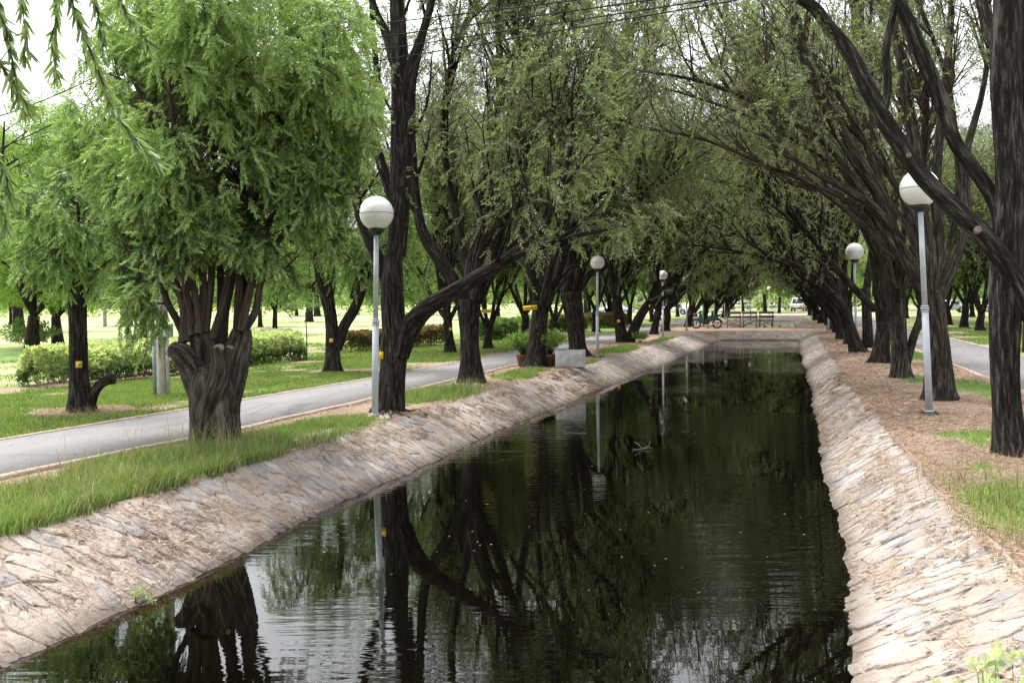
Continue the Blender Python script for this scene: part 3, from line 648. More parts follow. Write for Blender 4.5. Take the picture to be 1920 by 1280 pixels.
def make_tree(name, label, cat, group, base, trunk, limbs, seed, tm, lm, grown=None, fol=None, tmpl=SP_MID, ns=22, ridge=.07, flare=.5, step=.09, extra=None):
    rng = np.random.default_rng(seed); e = empty(name, tuple(base), label, cat, group)
    for j, T in enumerate(trunk if isinstance(trunk, list) else [trunk]): limb_mesh('trunk', T, e, tm, ns, ridge, step, seed+j, flare if j == 0 else 0)
    for j, L in enumerate(limbs): limb_mesh('limb', L, e, tm, max(8, ns*2//3), ridge*.7, step*1.3, seed*7+j)
    gp = dict(grown or {}); l2, l3 = grow(limbs, rng, **gp)
    if base[1] > 1: l2 = [l for l in l2 if clear(l[:, :3]).all()]; l3 = [l for l in l3 if clear(l[:, :3]).all()]
    if extra: l2 += extra
    Vs, Fs, Bs, n = thin_mesh(l2, 5); V3, F3, B3, _ = thin_mesh(l3, 4, .5)
    Fs += [f+n for f in F3]; Vs += V3; Bs += B3; n = sum(len(v) for v in Vs)
    fp = dict(per=3, tw=.55, sprays=5, droop=.9, scale=1.); fp.update(fol or {})
    C, p, d, s = foliage(l3+l2, rng, **fp)
    if base[1] > 1: k = clear(p) & clear(p+d*.12); p, d, s = p[k], d[k], s[k]; C = C[clear(C).all(1)]
    tv, tf, tb = twigtubes(C, np.full(len(C), .0045 if tmpl is not SP_FAR else .008)); Fs.append(tf+n); Vs.append(tv); Bs.append(tb)
    mesh('branches', np.concatenate(Vs), [np.concatenate(Fs)], M['bark'] if tm is not M['bark_near'] else M['twig'], e, True, {'bark': np.concatenate(Bs)})
    V, Fq, ag = place(tmpl, p, d, s, rng); mesh('crown', V, [Fq], lm, e, attrs={'age_tone': ag})
    return e, (l2, l3)
def PX(depth0, pts, dd=None):
    """pixel polyline (px,py,width_px[,extra depth]) -> rows x,y,z,r"""
    out = []
    for q in pts:
        d = depth0+(q[3] if len(q) > 3 else 0); p = W(q[0], q[1], d); out.append([*p, q[2]/2*d/F])
    return np.array(out)
def D(px, py): return depth(G(px, py))
LG, RG = 'trees in the row along the left bank of the canal', 'trees in the row along the right bank of the canal'
PG = 'trees in the row beyond the left path'
OL, OR_ = A(.30, 0, 0), A(-.34, 0, 0)

# T1: the pollarded fresh green tree in front
def pollard():
    d = D(402, 838); b = G(402, 838); P = lambda *a: PX(d, a); rng = np.random.default_rng(5)
    e = empty('pollarded_tree', tuple(b), 'pollarded tree with thick stubby trunk, thin upright shoots and dense drooping fresh green crown', 'tree', LG)
    tm = M['bark_pollard']
    tr = P((402, 845, 92), (400, 800, 88), (400, 760, 90), (402, 725, 96), (405, 700, 84), (408, 682, 40))
    limb_mesh('trunk', tr, e, tm, 72, .13, .03, 3, .16)
    for k, st in enumerate((P((392, 760, 62, .05), (372, 715, 56, 0), (355, 683, 46, -.05), (340, 664, 40, -.1), (322, 656, 30, -.1), (318, 655, 22, -.1)),
                            P((400, 745, 56, .12), (393, 700, 52, .12), (384, 668, 50, .1), (380, 640, 46, .05), (372, 628, 40, .05), (370, 622, 22, .05)),
                            P((385, 790, 40, -.16), (398, 740, 42, -.24), (411, 705, 38, -.28), (413, 672, 34, -.3), (408, 654, 30, -.32), (408, 650, 20, -.32)),
                            P((412, 770, 66, .02), (430, 715, 58, 0), (440, 672, 52, 0), (449, 640, 44, .03), (452, 618, 34, .05), (452, 612, 20, .05)),
                            P((415, 715, 30, -.2), (424, 680, 26, -.28), (428, 660, 26, -.3), (429, 652, 18, -.3)))):
        limb_mesh('stub', st, e, tm, 40, .16, .03, 20+k)
    for k, (x, y, r, dd) in enumerate(((318, 654, .075, -.12), (408, 650, .07, -.36), (429, 651, .05, -.32))):
        c = MB(); c.lathe([(0, .0), (r*.75, .004), (r, -.01), (r, -.05), (r*.9, -.09)], ns=18, R=np.array(Vector((-.5 if k == 0 else 0, -.5, .75)).to_track_quat('Z', 'Y').to_matrix())); c.v[-1] += W(x, y, d+dd); c.build('cut_end', M['cut'], e, True)
    sh = [[(346, 631), (332, 600), (312, 562), (298, 500), (270, 400), (230, 300), (190, 210)], [(341, 650), (346, 590), (350, 540), (330, 440), (300, 300), (270, 180)],
          [(366, 625), (356, 574), (346, 530), (335, 420), (330, 280), (310, 100), (300, 10)], [(376, 622), (369, 564), (353, 497), (345, 400), (370, 250), (360, 60)],
          [(386, 622), (386, 564), (375, 463), (372, 330), (400, 150), (410, 20)], [(398, 635), (413, 588), (427, 530), (433, 490), (446, 380), (480, 240), (500, 60)],
          [(418, 650), (423, 581), (437, 514), (447, 400), (450, 290), (445, 150), (440, -10)], [(450, 620), (460, 564), (463, 497), (470, 400), (520, 270), (570, 120), (590, 20)],
          [(458, 618), (480, 581), (488, 530), (504, 484), (545, 420), (600, 370), (640, 350)], [(452, 620), (470, 540), (500, 430), (560, 320), (640, 250), (680, 210)],
          [(385, 622), (395, 540), (405, 400), (430, 220), (450, 60)], [(360, 630), (340, 560), (290, 470), (235, 400), (190, 380)], [(410, 652), (414, 560), (410, 420), (400, 260), (380, 120), (380, 0)],
          [(445, 618), (448, 540), (455, 420), (500, 260), (560, 160), (620, 90)], [(350, 640), (335, 545), (275, 420), (210, 330), (175, 290)], [(372, 625), (380, 520), (340, 330), (250, 150), (220, 60)]]
    limbs = []
    for k, s in enumerate(sh):
        o = rng.uniform(-1.4, 1.25); o0 = rng.uniform(-.12, .18); n = len(s)
        limbs.append(P(*[(x, y, 15*(1-.75*i/(n-1))+1.5, o0+(o-o0)*(i/(n-1))**1.5) for i, (x, y) in enumerate(s)]))
        limb_mesh('shoot', limbs[-1], e, M['twig'], 10, .05, .1, 40+k)
    l2, l3 = grow(limbs, rng, n2=11, len2=.85, n3=4, len3=.45, t0=.30, up=.3, r2=.014, r3=.007, spread=1.0)
    Vs, Fs, Bs, n = thin_mesh(l2+l3, 4, .4)
    C, p, dr, s = foliage(l3+l2, rng, per=7, tw=.42, sprays=6, droop=1.1, scale=1.)
    C2, p2, dr2, s2 = foliage([limbs[0][:5], limbs[14][:4], limbs[11]], rng, per=60, tw=.6, sprays=6, droop=1.6, scale=1.)     # the skirt on the left
    p = np.concatenate([p, p2]); dr = np.concatenate([dr, dr2]); s = np.concatenate([s, s2])
    pj = (p-EYEP); z = pj@fwd; py = 640-F*(pj@upv)/z; px = 960+F*(pj@rgt)/z
    C = np.concatenate([C, C2]); cj = C[:, 2]-EYEP; cz = cj@fwd; cy = 640-F*(cj@upv)/cz; cx = 960+F*(cj@rgt)/cz
    lim = lambda x, y: (y < 458+.55*np.abs(x-415)) & (x > np.interp(y, [0, 60, 140, 250, 300, 360, 440, 500], [205, 180, 128, 100, 150, 190, 235, 250])) & (x < np.interp(y, [0, 60, 200, 300, 345, 450, 520], [690, 700, 708, 695, 655, 640, 600])) | ((x < 310) & (x > 222) & (y < 690))
    k = lim(px, py) & (fbm(p[:, 0]*1.9+p[:, 2]*.8+40, p[:, 2]*1.7+p[:, 1]*1.2+40, 31, 3) > .20); p, dr, s = p[k], dr[k], s[k]; C = C[lim(cx, cy)]
    tv, tf, tb = twigtubes(C, np.full(len(C), .0035)); Fs.append(tf+n); Vs.append(tv); Bs.append(tb)
    mesh('branches', np.concatenate(Vs), [np.concatenate(Fs)], M['twig'], e, True, {'bark': np.concatenate(Bs)})
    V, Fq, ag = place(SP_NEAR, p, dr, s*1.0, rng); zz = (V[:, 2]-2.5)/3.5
    mesh('crown', V, [Fq], M['leaf_fresh'], e, attrs={'age_tone': ag+np.clip(zz, -.1, .8)*.8})  # besides the shoot's own gradient, leaf colour gets paler with height in the crown
pollard()

def custom(name, label, grp, px, py, trunk, limbs, seed, **kw):
    d = D(px, py); b = G(px, py)
    T = [PX(d, t) for t in (trunk if isinstance(trunk[0][0], tuple) else [trunk])]; fan = kw.pop('fan', 0)
    lean = A(.22, 0, .55) if grp == LG else A(-.25, 0, .55); rg = np.random.default_rng(seed+900); LL = []
    for l in limbs:
        L = PX(d, l)
        if l[-1][1] < 200 and grp != PG:
            dv = unit(L[-1, :3]-L[-2, :3]); r_ = max(L[-1, 3], .035); q = L[-1, :3]; ext = []
            for k in range(5): dv = unit(dv*.8+lean*.5+rg.normal(0, .16, 3)); q = q+dv*.75; ext.append([*q, r_*(1-.16*(k+1))])
            L = np.vstack([L, ext])
        LL.append(L)
    top = T[0][-1]
    for k in range(fan):
        sx = 1 if grp == LG else -1; az = rg.uniform(-1.5, 1.5); dv = unit(A(sx*rg.uniform(.15 if sx > 0 else -.3, 1.0), math.sin(az)*.55, 1.)); q = top[:3]-A(0, 0, rg.uniform(.0, .35)); r_ = rg.uniform(.045, .075); pts = [[*q, r_]]; n = 9
        for i in range(n): dv = unit(dv+rg.normal(0, .085, 3)+A(sx*.02*i, 0, .05-.012*i)); q = q+dv*rg.uniform(.55, .75); pts.append([*q, r_*(1-.08*(i+1))])
        if clear(catmull(np.array(pts), .1)[:, :3]).all(): LL.append(np.array(pts))
    return make_tree(name, label, 'tree', grp, b, T, LL, seed, kw.pop('tm', M['bark']), kw.pop('lm', M['leaf_row']), **kw)

# T0: small tree with a sawn side limb, across the path
custom('pollarded_tree', 'small dark trunked tree with sawn off side limb near its foot, in front of hedge', PG, 152, 772,
       [(152, 778, 44), (149, 735, 38), (147, 690, 33), (147, 650, 33), (146, 610, 32), (145, 570, 34), (146, 548, 34)],
       [[(142, 560, 20), (138, 520, 18, .1), (128, 470, 14, .2), (105, 400, 9, .3), (85, 340, 5, .4)], [(152, 560, 20), (164, 520, 18), (176, 470, 14, -.1), (195, 400, 10, -.2), (215, 330, 5, -.3)],
        [(146, 555, 16, -.1), (150, 480, 13, -.3), (150, 400, 9, -.5), (145, 330, 5, -.6)], [(148, 550, 14, .1), (155, 480, 12, .5), (165, 400, 8, .8), (170, 320, 5, 1.)],
        [(166, 765, 20), (176, 735, 18), (190, 719, 17), (204, 712, 19), (213, 710, 19), (215, 710, 10)][:1]*2] if False else
       [[(142, 560, 20), (138, 520, 18, .1), (128, 490, 14, .2), (108, 440, 9, .3), (88, 400, 5, .4)], [(152, 560, 20), (164, 520, 18), (176, 480, 14, -.1), (192, 430, 10, -.2), (208, 390, 5, -.3)],
        [(146, 555, 16, -.1), (150, 490, 13, -.3), (150, 430, 9, -.5), (145, 380, 5, -.6)], [(148, 550, 14, .1), (155, 490, 12, .5), (162, 430, 8, .8), (165, 375, 5, 1.)]],
       2, lm=M['leaf_fresh'], tmpl=SP_NEAR, ns=40, ridge=.09, step=.05, grown=dict(n2=9, len2=.62, n3=4, len3=.36, t0=.3, up=.25, r2=.018, r3=.008, spread=1.),
       fol=dict(per=6, tw=.5, sprays=6, droop=1.2, scale=1.1))
T0 = bpy.data.objects['pollarded_tree.001']
limb_mesh('stub', PX(D(152, 772), [(158, 775, 24), (168, 760, 20), (177, 735, 18), (190, 719, 17), (204, 712, 19), (214, 710, 20), (216, 710, 12)]), T0, M['bark'], 24, .12, .04, 77)

# T2: tall dark tree beside the first lamp, one great limb sweeping right
custom('weeping_tree', 'tall dark tree behind the nearest left lamp, great limb sweeping over the canal', LG, 735, 772,
       [(726, 790, 56), (731, 762, 52), (734, 720, 48), (738, 670, 48), (742, 630, 52), (738, 585, 44), (736, 530, 40), (738, 480, 34), (742, 430, 28), (744, 380, 28), (747, 320, 29), (749, 250, 31), (749, 180, 31), (748, 110, 30), (746, 40, 27), (742, -40, 22), (740, -160, 12)],
       [[(748, 668, 36, -.05), (764, 620, 40, -.1), (800, 578, 34, -.2), (850, 548, 30, -.3), (897, 519, 27, -.4), (944, 491, 24, -.5), (982, 462, 22, -.5), (1010, 434, 20, -.5), (1033, 387, 17, -.5), (1057, 330, 13, -.4), (1075, 250, 9, -.3)],
        [(940, 492, 14, -.5), (990, 470, 12, -.6), (1040, 455, 11, -.7), (1090, 440, 9, -.8), (1130, 432, 6, -.8)],
        [(730, 535, 26, .1), (712, 490, 24, .1), (688, 440, 21, .2), (672, 390, 18, .2), (660, 320, 14, .3), (655, 240, 9, .3)],
        [(755, 200, 18), (768, 130, 18, -.1), (790, 70, 16, -.2), (810, 0, 13, -.3), (820, -80, 8, -.4)],
        [(740, 120, 20), (722, 60, 16, .2), (700, 10, 14, .4), (680, -80, 10, .6)],
        [(746, 400, 22, .2), (700, 250, 16, .4), (706, 140, 12, .4), (698, 40, 9, .4)],
        [(752, 480, 18, .3), (766, 330, 15, .4), (770, 240, 18, .5), (775, 150, 14, .6), (800, 40, 10, .6)]],
       7, tm=M['bark'], ns=84, ridge=.13, flare=.60, step=.035, grown=dict(n2=5, len2=1.2, n3=4, len3=.6, t0=.45, up=.45, r2=.03, r3=.012, out=A(.1, 0, 0)),
       fol=dict(per=3, tw=.5, sprays=5, droop=.9))

custom('weeping_tree', 'dark forked tree with white stones at its roots, after the tall left tree', LG, 886, 718,
       [(886, 725, 48), (884, 700, 43), (882, 660, 36), (881, 620, 35), (880, 585, 42), (880, 562, 44)],
       [[(868, 575, 26), (852, 530, 25), (831, 497, 24), (800, 450, 22), (784, 400, 18), (774, 300, 16), (769, 200, 13), (758, 60, 9), (755, -60, 6)],
        [(878, 570, 26), (884, 500, 24), (898, 430, 22), (902, 350, 20), (922, 255, 18), (940, 180, 15), (934, 60, 11), (930, -60, 8)],
        [(892, 565, 24), (915, 500, 22), (940, 430, 18), (965, 330, 16), (1003, 235, 13), (996, 168, 11), (976, 90, 8), (955, 10, 6)],
        [(885, 560, 18, .3), (870, 470, 16, .5), (850, 380, 14, .7), (830, 250, 12, .9), (845, 120, 9, 1.)],
        [(890, 560, 18, -.3), (905, 470, 16, -.6), (950, 400, 14, -1.), (1010, 330, 11, -1.4), (1060, 240, 8, -1.8)]],
       8, ns=56, ridge=.11, flare=.42, step=.05, tm=M['bark'], fan=3, grown=dict(n2=8, len2=1.9, n3=4, len3=.8, t0=.3, up=.5, r2=.04, r3=.016, out=A(.12, 0, 0)), fol=dict(per=4, tw=.6, sprays=5))
custom('weeping_tree', 'dark tree with potted shrubs around its foot and wide yellow board on its fork', LG, 1005, 688,
       [(1003, 694, 44), (1005, 670, 36), (1008, 630, 32), (1012, 590, 31), (1014, 565, 36)],
       [[(1006, 575, 20), (993, 510, 18), (985, 450, 16), (966, 350, 13), (958, 240, 10), (965, 100, 7)], [(1014, 570, 20), (1016, 500, 18), (1022, 430, 16), (1045, 340, 14), (1060, 220, 11), (1055, 60, 8)],
        [(1022, 575, 22), (1045, 515, 18), (1062, 460, 16), (1085, 395, 14), (1130, 320, 12), (1175, 250, 9), (1200, 170, 6)], [(1018, 570, 16, -.3), (1040, 480, 13, -.8), (1090, 400, 11, -1.4), (1150, 350, 8, -2)], [(1010, 570, 14, .4), (1000, 440, 12, .8), (1010, 300, 10, 1), (1020, 120, 7, 1)]],
       9, ns=40, ridge=.10, step=.07, fan=4, grown=dict(n2=8, len2=2.1, n3=4, len3=.9, t0=.25, up=.5, r2=.045, r3=.018, out=A(.2, 0, 0)), fol=dict(per=4, tw=.65, sprays=5, droop=1.1, thin=.15))
custom('weeping_tree', 'dark tree behind the white trough, crooked limb across the second left lamp', LG, 1085, 668,
       [(1087, 674, 40), (1083, 650, 32), (1079, 610, 33), (1073, 570, 38), (1070, 548, 38)],
       [[(1062, 560, 24), (1068, 500, 26), (1074, 430, 22), (1090, 350, 18), (1128, 280, 13), (1150, 180, 8)], [(1080, 555, 14), (1105, 515, 13), (1132, 500, 13), (1143, 470, 12), (1146, 430, 10), (1165, 380, 8), (1210, 330, 5)],
        [(1075, 560, 16, .4), (1100, 470, 13, .5), (1105, 380, 11, .6), (1105, 240, 9, .8), (1080, 80, 6, 1)], [(1085, 500, 12, -.4), (1150, 400, 11, -1.2), (1220, 320, 9, -2), (1290, 260, 6, -2.6)], [(1060, 540, 13), (1050, 440, 11), (1040, 330, 9), (1050, 200, 7)]],
       10, ns=32, ridge=.09, step=.09, fan=5, grown=dict(n2=8, len2=2.3, n3=4, len3=1., t0=.25, up=.5, r2=.05, r3=.02, out=A(.25, 0, 0)), fol=dict(per=4, tw=.8, sprays=5, droop=1.2, thin=.15))
custom('weeping_tree', 'pair of dark stems in a V from the ground, before the third left lamp', LG, 1168, 642,
       [[(1168, 646, 26), (1162, 610, 20), (1158, 570, 18), (1154, 540, 20)], [(1178, 644, 22), (1195, 604, 18), (1212, 575, 16), (1224, 560, 14)]],
       [[(1152, 548, 14), (1145, 500, 12), (1140, 440, 10), (1130, 360, 8), (1140, 250, 6)], [(1158, 550, 12), (1180, 500, 9), (1190, 440, 8), (1230, 380, 5)], [(1215, 572, 12), (1227, 540, 11), (1233, 505, 10), (1236, 450, 9), (1245, 360, 7)],
        [(1212, 574, 11), (1245, 558, 9), (1275, 545, 8), (1320, 515, 7), (1352, 470, 5)], [(1216, 566, 8, -.2), (1262, 520, 7, -1.2), (1300, 460, 7, -2.4), (1340, 410, 5, -3)]],
       11, ns=24, ridge=.08, step=.12, flare=.35, fan=5, grown=dict(n2=8, len2=2.4, n3=4, len3=1.1, t0=.2, up=.45, r2=.055, r3=.02, out=A(.3, 0, 0)), fol=dict(per=3, tw=.8, sprays=5, droop=1.1, scale=1.3))
# beyond the left path
custom('weeping_tree', 'dark tree forking low into two stems, alone on the lawn beyond the long hedge', PG, 623, 697,
       [(624, 702, 36), (624, 680, 28), (624, 640, 26), (621, 600, 23), (615, 560, 24)],
       [[(612, 565, 20), (600, 520, 17), (590, 480, 14), (570, 462, 9), (545, 452, 6), (520, 440, 3)], [(618, 565, 16), (622, 500, 16), (630, 440, 12), (622, 360, 8), (600, 280, 5)],
        [(630, 655, 22), (645, 612, 20), (664, 580, 20), (678, 545, 17), (690, 500, 16), (702, 460, 14), (715, 400, 10), (730, 330, 6)], [(660, 560, 10), (668, 530, 10), (680, 505, 10)], [(605, 540, 10, .5), (585, 440, 8, .8), (560, 350, 5, 1)]],
       12, ns=32, ridge=.06, step=.08, lm=M['leaf_fresh'], grown=dict(n2=6, len2=1.2, n3=4, len3=.6, t0=.45, up=.2, r2=.02, r3=.01, spread=1.), fol=dict(per=6, tw=.7, sprays=6, droop=1.4, scale=1.1))

# right row
custom('weeping_tree', 'nearest right tree, stout dark trunk with pale streaks, limb crossing the lamp globe', RG, 1890, 850,
       [[(1897, 866, 62), (1892, 820, 54), (1887, 760, 50), (1884, 700, 50), (1884, 640, 53), (1885, 580, 56), (1887, 520, 58), (1890, 450, 54), (1893, 380, 50), (1893, 300, 50), (1889, 200, 52), (1886, 100, 52), (1888, 0, 48), (1890, -120, 40), (1890, -260, 26)],
        [(1945, 660, 50, .3), (1940, 500, 44, .3), (1932, 350, 40, .3), (1928, 200, 38, .3), (1928, 50, 34, .3), (1930, -120, 26, .3)]],
       [[(1975, 690, 40, -.2), (1942, 600, 41, -.15), (1912, 545, 40, -.1), (1880, 487, 38, -.1), (1837, 434, 37, 0), (1784, 386, 35, .1), (1731, 333, 32, .2), (1692, 278, 31, .3), (1655, 220, 31, .4), (1622, 156, 30, .5), (1590, 97, 28, .6), (1552, 50, 25, .6), (1520, 10, 22, .6), (1450, -30, 16, .6), (1380, -90, 10, .5)],
        [(1880, 430, 28, .1), (1862, 372, 27, .15), (1825, 315, 26, .2), (1790, 265, 26, .25), (1768, 205, 26, .3), (1748, 150, 28, .3), (1712, 67, 27, .4), (1680, -10, 24, .5), (1640, -120, 16, .6)],
        [(1888, 170, 26, .1), (1878, 110, 24, .2), (1850, 40, 22, .5), (1820, -60, 16, .8)], [(1654, 222, 16, .4), (1664, 160, 15, .4), (1662, 90, 14, .4), (1680, 0, 12, .3), (1690, -100, 8, .3)]],
       30, ns=96, ridge=.11, flare=.55, step=.03, tm=M['bark_streak'], grown=dict(n2=4, len2=1.1, n3=3, len3=.6, t0=.62, up=.4, r2=.02, r3=.009, out=A(-.1, 0, 0)), fol=dict(per=3, tw=.4, sprays=5, scale=.9))
custom('weeping_tree', 'thick brown trunk behind the nearest right lamp with a rugged pale wounded base', RG, 1758, 750,
       [(1760, 758, 66), (1759, 735, 56), (1759, 690, 49), (1757, 640, 44), (1753, 600, 40), (1750, 570, 38), (1748, 545, 34)],
       [[(1745, 590, 28), (1731, 545, 29), (1708, 500, 28, -.1), (1678, 450, 26, -.2), (1650, 370, 23, -.3), (1600, 290, 26, -.4), (1560, 220, 24, -.5), (1520, 140, 22, -.6), (1496, 60, 20, -.6), (1480, -40, 14, -.6)],
        [(1746, 555, 27), (1740, 450, 24, .1), (1722, 370, 22, .2), (1712, 250, 20, .3), (1690, 120, 17, .4), (1670, 0, 13, .5)], [(1752, 550, 22), (1760, 450, 20, .2), (1755, 350, 18, .3), (1765, 220, 16, .4), (1780, 80, 13, .5), (1785, -60, 9, .6)],
        [(1762, 560, 18), (1795, 480, 17, .2), (1815, 400, 14, .3), (1810, 300, 15, .5), (1840, 180, 11, .7)], [(1690, 450, 18, -.2), (1640, 390, 16, -.5), (1560, 340, 13, -.8), (1490, 300, 9, -1.1), (1430, 250, 6, -1.4)]],
       31, ns=72, ridge=.12, flare=.40, step=.04, tm=M['bark_near'], fan=8, grown=dict(n2=5, len2=1.4, n3=3, len3=.8, t0=.5, up=.5, r2=.03, r3=.012, out=A(-.15, 0, 0)), fol=dict(per=3, tw=.5, sprays=4, thin=.2))
custom('weeping_tree', 'grey brown tree splitting near the ground into two stems, third trunk on the right bank', RG, 1690, 708,
       [[(1690, 714, 40), (1689, 690, 34), (1687, 650, 29), (1685, 600, 28), (1683, 560, 28)], [(1700, 680, 16), (1714, 630, 15), (1726, 595, 14), (1732, 540, 13)]],
       [[(1678, 590, 20), (1660, 500, 20), (1638, 430, 19), (1598, 355, 17), (1548, 300, 15), (1490, 260, 12), (1430, 170, 11), (1380, 80, 7)], [(1684, 575, 20), (1680, 480, 18), (1660, 380, 17), (1640, 260, 14), (1630, 120, 11), (1600, -20, 8)],
        [(1728, 560, 16), (1735, 470, 15), (1725, 360, 13), (1735, 220, 10), (1720, 60, 7)], [(1674, 540, 18, -.3), (1646, 450, 16, -.8), (1580, 370, 13, -1.2), (1480, 340, 10, -1.8), (1410, 290, 6, -2.2)]],
       32, ns=48, ridge=.11, flare=.4, step=.05, tm=M['bark_near'], fan=6, grown=dict(n2=8, len2=1.8, n3=4, len3=.8, t0=.3, up=.55, r2=.038, r3=.015, out=A(-.15, 0, 0)), fol=dict(per=3, tw=.5, sprays=4, thin=.2))
custom('weeping_tree', 'dark rough tree with swollen reddish base, fourth trunk on the right bank', RG, 1650, 680,
       [(1650, 686, 40), (1653, 660, 31), (1657, 620, 27), (1654, 570, 26), (1650, 540, 26)],
       [[(1646, 555, 20), (1642, 490, 19), (1622, 415, 18), (1565, 330, 16), (1500, 260, 14), (1440, 200, 9)], [(1650, 550, 24), (1652, 450, 20), (1640, 330, 17), (1610, 180, 13), (1600, 20, 9)], [(1655, 550, 18), (1672, 450, 15), (1680, 330, 12), (1690, 180, 9)],
        [(1640, 580, 14, -.3), (1585, 522, 13, -.9), (1525, 450, 11, -1.6), (1465, 385, 8, -2.4), (1420, 350, 5, -3)]],
       33, ns=36, ridge=.10, flare=.45, step=.07, fan=7, grown=dict(n2=8, len2=2.1, n3=4, len3=.9, t0=.25, up=.55, r2=.042, r3=.016, out=A(-.2, 0, 0)), fol=dict(per=3, tw=.55, sprays=4, thin=.2))
custom('weeping_tree', 'slanting brown tree leaning left in front of the second right lamp post', RG, 1608, 660,
       [[(1612, 664, 30), (1602, 640, 24), (1590, 605, 22), (1576, 570, 22)], [(1628, 652, 22), (1626, 600, 18), (1622, 540, 18)]],
       [[(1578, 575, 18), (1560, 535, 16), (1536, 490, 14), (1500, 440, 12), (1465, 395, 9), (1425, 330, 7), (1385, 270, 4)], [(1572, 570, 14), (1566, 500, 13), (1545, 420, 11), (1520, 320, 9), (1500, 200, 6)], [(1624, 550, 14), (1636, 450, 13), (1620, 330, 11), (1590, 180, 8)],
        [(1570, 560, 12, -.8), (1530, 520, 10, -1.6), (1480, 490, 8, -2.6), (1430, 470, 5, -3.5)]],
       34, ns=28, ridge=.09, step=.09, tm=M['bark'], fan=7, grown=dict(n2=8, len2=2.4, n3=4, len3=1., t0=.2, up=.5, r2=.045, r3=.018, out=A(-.25, 0, 0)), fol=dict(per=2, tw=.5, sprays=4, scale=1.1, thin=.25))

e_ = [o for o in bpy.data.objects if o.get('label', '').startswith('nearest right tree')][0]
for (x, y, r, dd) in ((1834, 430, .036, -.13), (1704, 291, .028, .18)):
    c = MB(); q = W(x, y, D(1890, 850)+dd); c.lathe([(0, .0), (r*.5, .004), (r*.8, .012), (r, .0), (r*1.05, -.05), (r*1.1, -.14)], ns=16, R=np.array(Vector(tuple(-fwd*.8+A(-.25, 0, .1))).to_track_quat('Z', 'Y').to_matrix())); c.v[-1] += q; c.build('knot', M['cut'], e_, True)

# prototypes for the rest of the rows (lean towards +X)
def row_proto(seed, lean, hgt=9.5, fork=1.5, nl=5, lm=None, name='weeping_tree', tmpl=SP_FAR, rb=.21, per=3, tw=.8, tm=None, thin=.38):
    rng = np.random.default_rng(seed); p = [A(0, 0, -.05, rb*1.15), A(.03*lean, .02, .3, rb*.95)]
    x = y = 0.
    for z in np.linspace(.7, fork, 3): x += lean*.09*z+rng.normal(0, .04); y += rng.normal(0, .05); p.append(A(x, y, z, rb*(.92-.1*z/fork)))
    T = np.array(p); L = []
    for k in range(nl):
        az = 2*np.pi*(k+rng.uniform(-.25, .25))/nl; sp = rng.uniform(.25, .6); d = unit(A(math.cos(az)*sp+lean*rng.uniform(.35, .75), math.sin(az)*sp*.9, 1.)); q = T[-1, :3]-A(0, 0, rng.uniform(0, .3)); pts = [q]
        n = 8; ln = (hgt-fork)*rng.uniform(.85, 1.1)/n
        for i in range(n): d = unit(d+rng.normal(0, .10, 3)+A(lean*.03*i, 0, .05)); pts.append(pts[-1]+d*ln)
        L.append(np.column_stack([pts, np.linspace(rb*.45, .025, n+1)]))
    e, _ = make_tree(name, '', 'tree', '', (0, 0, 0), T, L, seed, tm or M['bark'], lm or M['leaf_row'], tmpl=tmpl, ns=18, ridge=.09, step=.15, flare=.35,
                     grown=dict(n2=8, len2=2.6, n3=4, len3=1.2, t0=.2, up=.45, r2=.055, r3=.024, spread=.55, out=A(lean*.3, 0, 0)), fol=dict(per=per, tw=tw, sprays=4, droop=1., thin=thin))
    return e
def copy_tree(o, parent=None):
    c = o.copy(); sc.collection.objects.link(c); c.parent = parent
    for ch in o.children: copy_tree(ch, c)
    return c
used = set()
def put(proto, x, y, rz, s, label, group, cat='tree', z=0):
    o = proto if proto.name not in used else copy_tree(proto); used.add(proto.name)
    o.location = (x, y, z); o.rotation_euler = (0, 0, rz); o.scale = (s, s, s); return tag(o, label, cat, group)
ORD = 'first second third fourth fifth sixth seventh eighth ninth tenth eleventh twelfth thirteenth fourteenth fifteenth sixteenth seventeenth eighteenth nineteenth twentieth'.split()
rows = [row_proto(201, .55, nl=7), row_proto(202, .75, 8.5, 1.2, 7), row_proto(203, .45, 9.5, 1.7, 6), row_proto(204, .65, 9, 1.0, 8, rb=.19)]
rr = random.Random(4)
for k, y in enumerate((50.0, 55.2, 64, 69, 74, 79.5, 85, 91, 97, 103, 110)):
    put(rows[(k*3+1) % 4], -6.35+rr.uniform(-.25, .3), y+rr.uniform(-.5, .5), rr.uniform(-.35, .35), rr.uniform(.9, 1.08),
        'dark leaning canal tree, %s trunk from the camera in the left bank row' % ORD[k+6], LG)
for k, y in enumerate((38.5, 43, 47.5, 52.3, 57, 62, 67, 72, 77.5, 83, 89, 95, 101, 108)):
    put(rows[(k*3+2) % 4], 2.25+rr.uniform(-.2, .3), y+rr.uniform(-.5, .5), math.pi+rr.uniform(-.35, .35), rr.uniform(.9, 1.08),
        'dark canal tree leaning left, %s trunk from the camera in the right bank row' % ORD[k+5], RG)
up = [row_proto(211, .15, 8.5, 1.3, 5, M['leaf_row'], tw=.9, rb=.2, per=6, thin=0), row_proto(212, -.1, 8, .9, 5, M['leaf_mid'], tw=.9, rb=.19, per=6, thin=0)]
for k, (px, py) in enumerate(((843, 662), (915, 653), (983, 640), (1040, 628), (1117, 622), (1142, 612))):
    g = G(px, py); put(up[k % 2], g[0], g[1], k*1.9, (.9, .85, .95, .95, 1., 1.)[k], 'forked park tree across the left path, %s after the lone low forking tree' % ORD[k], PG)
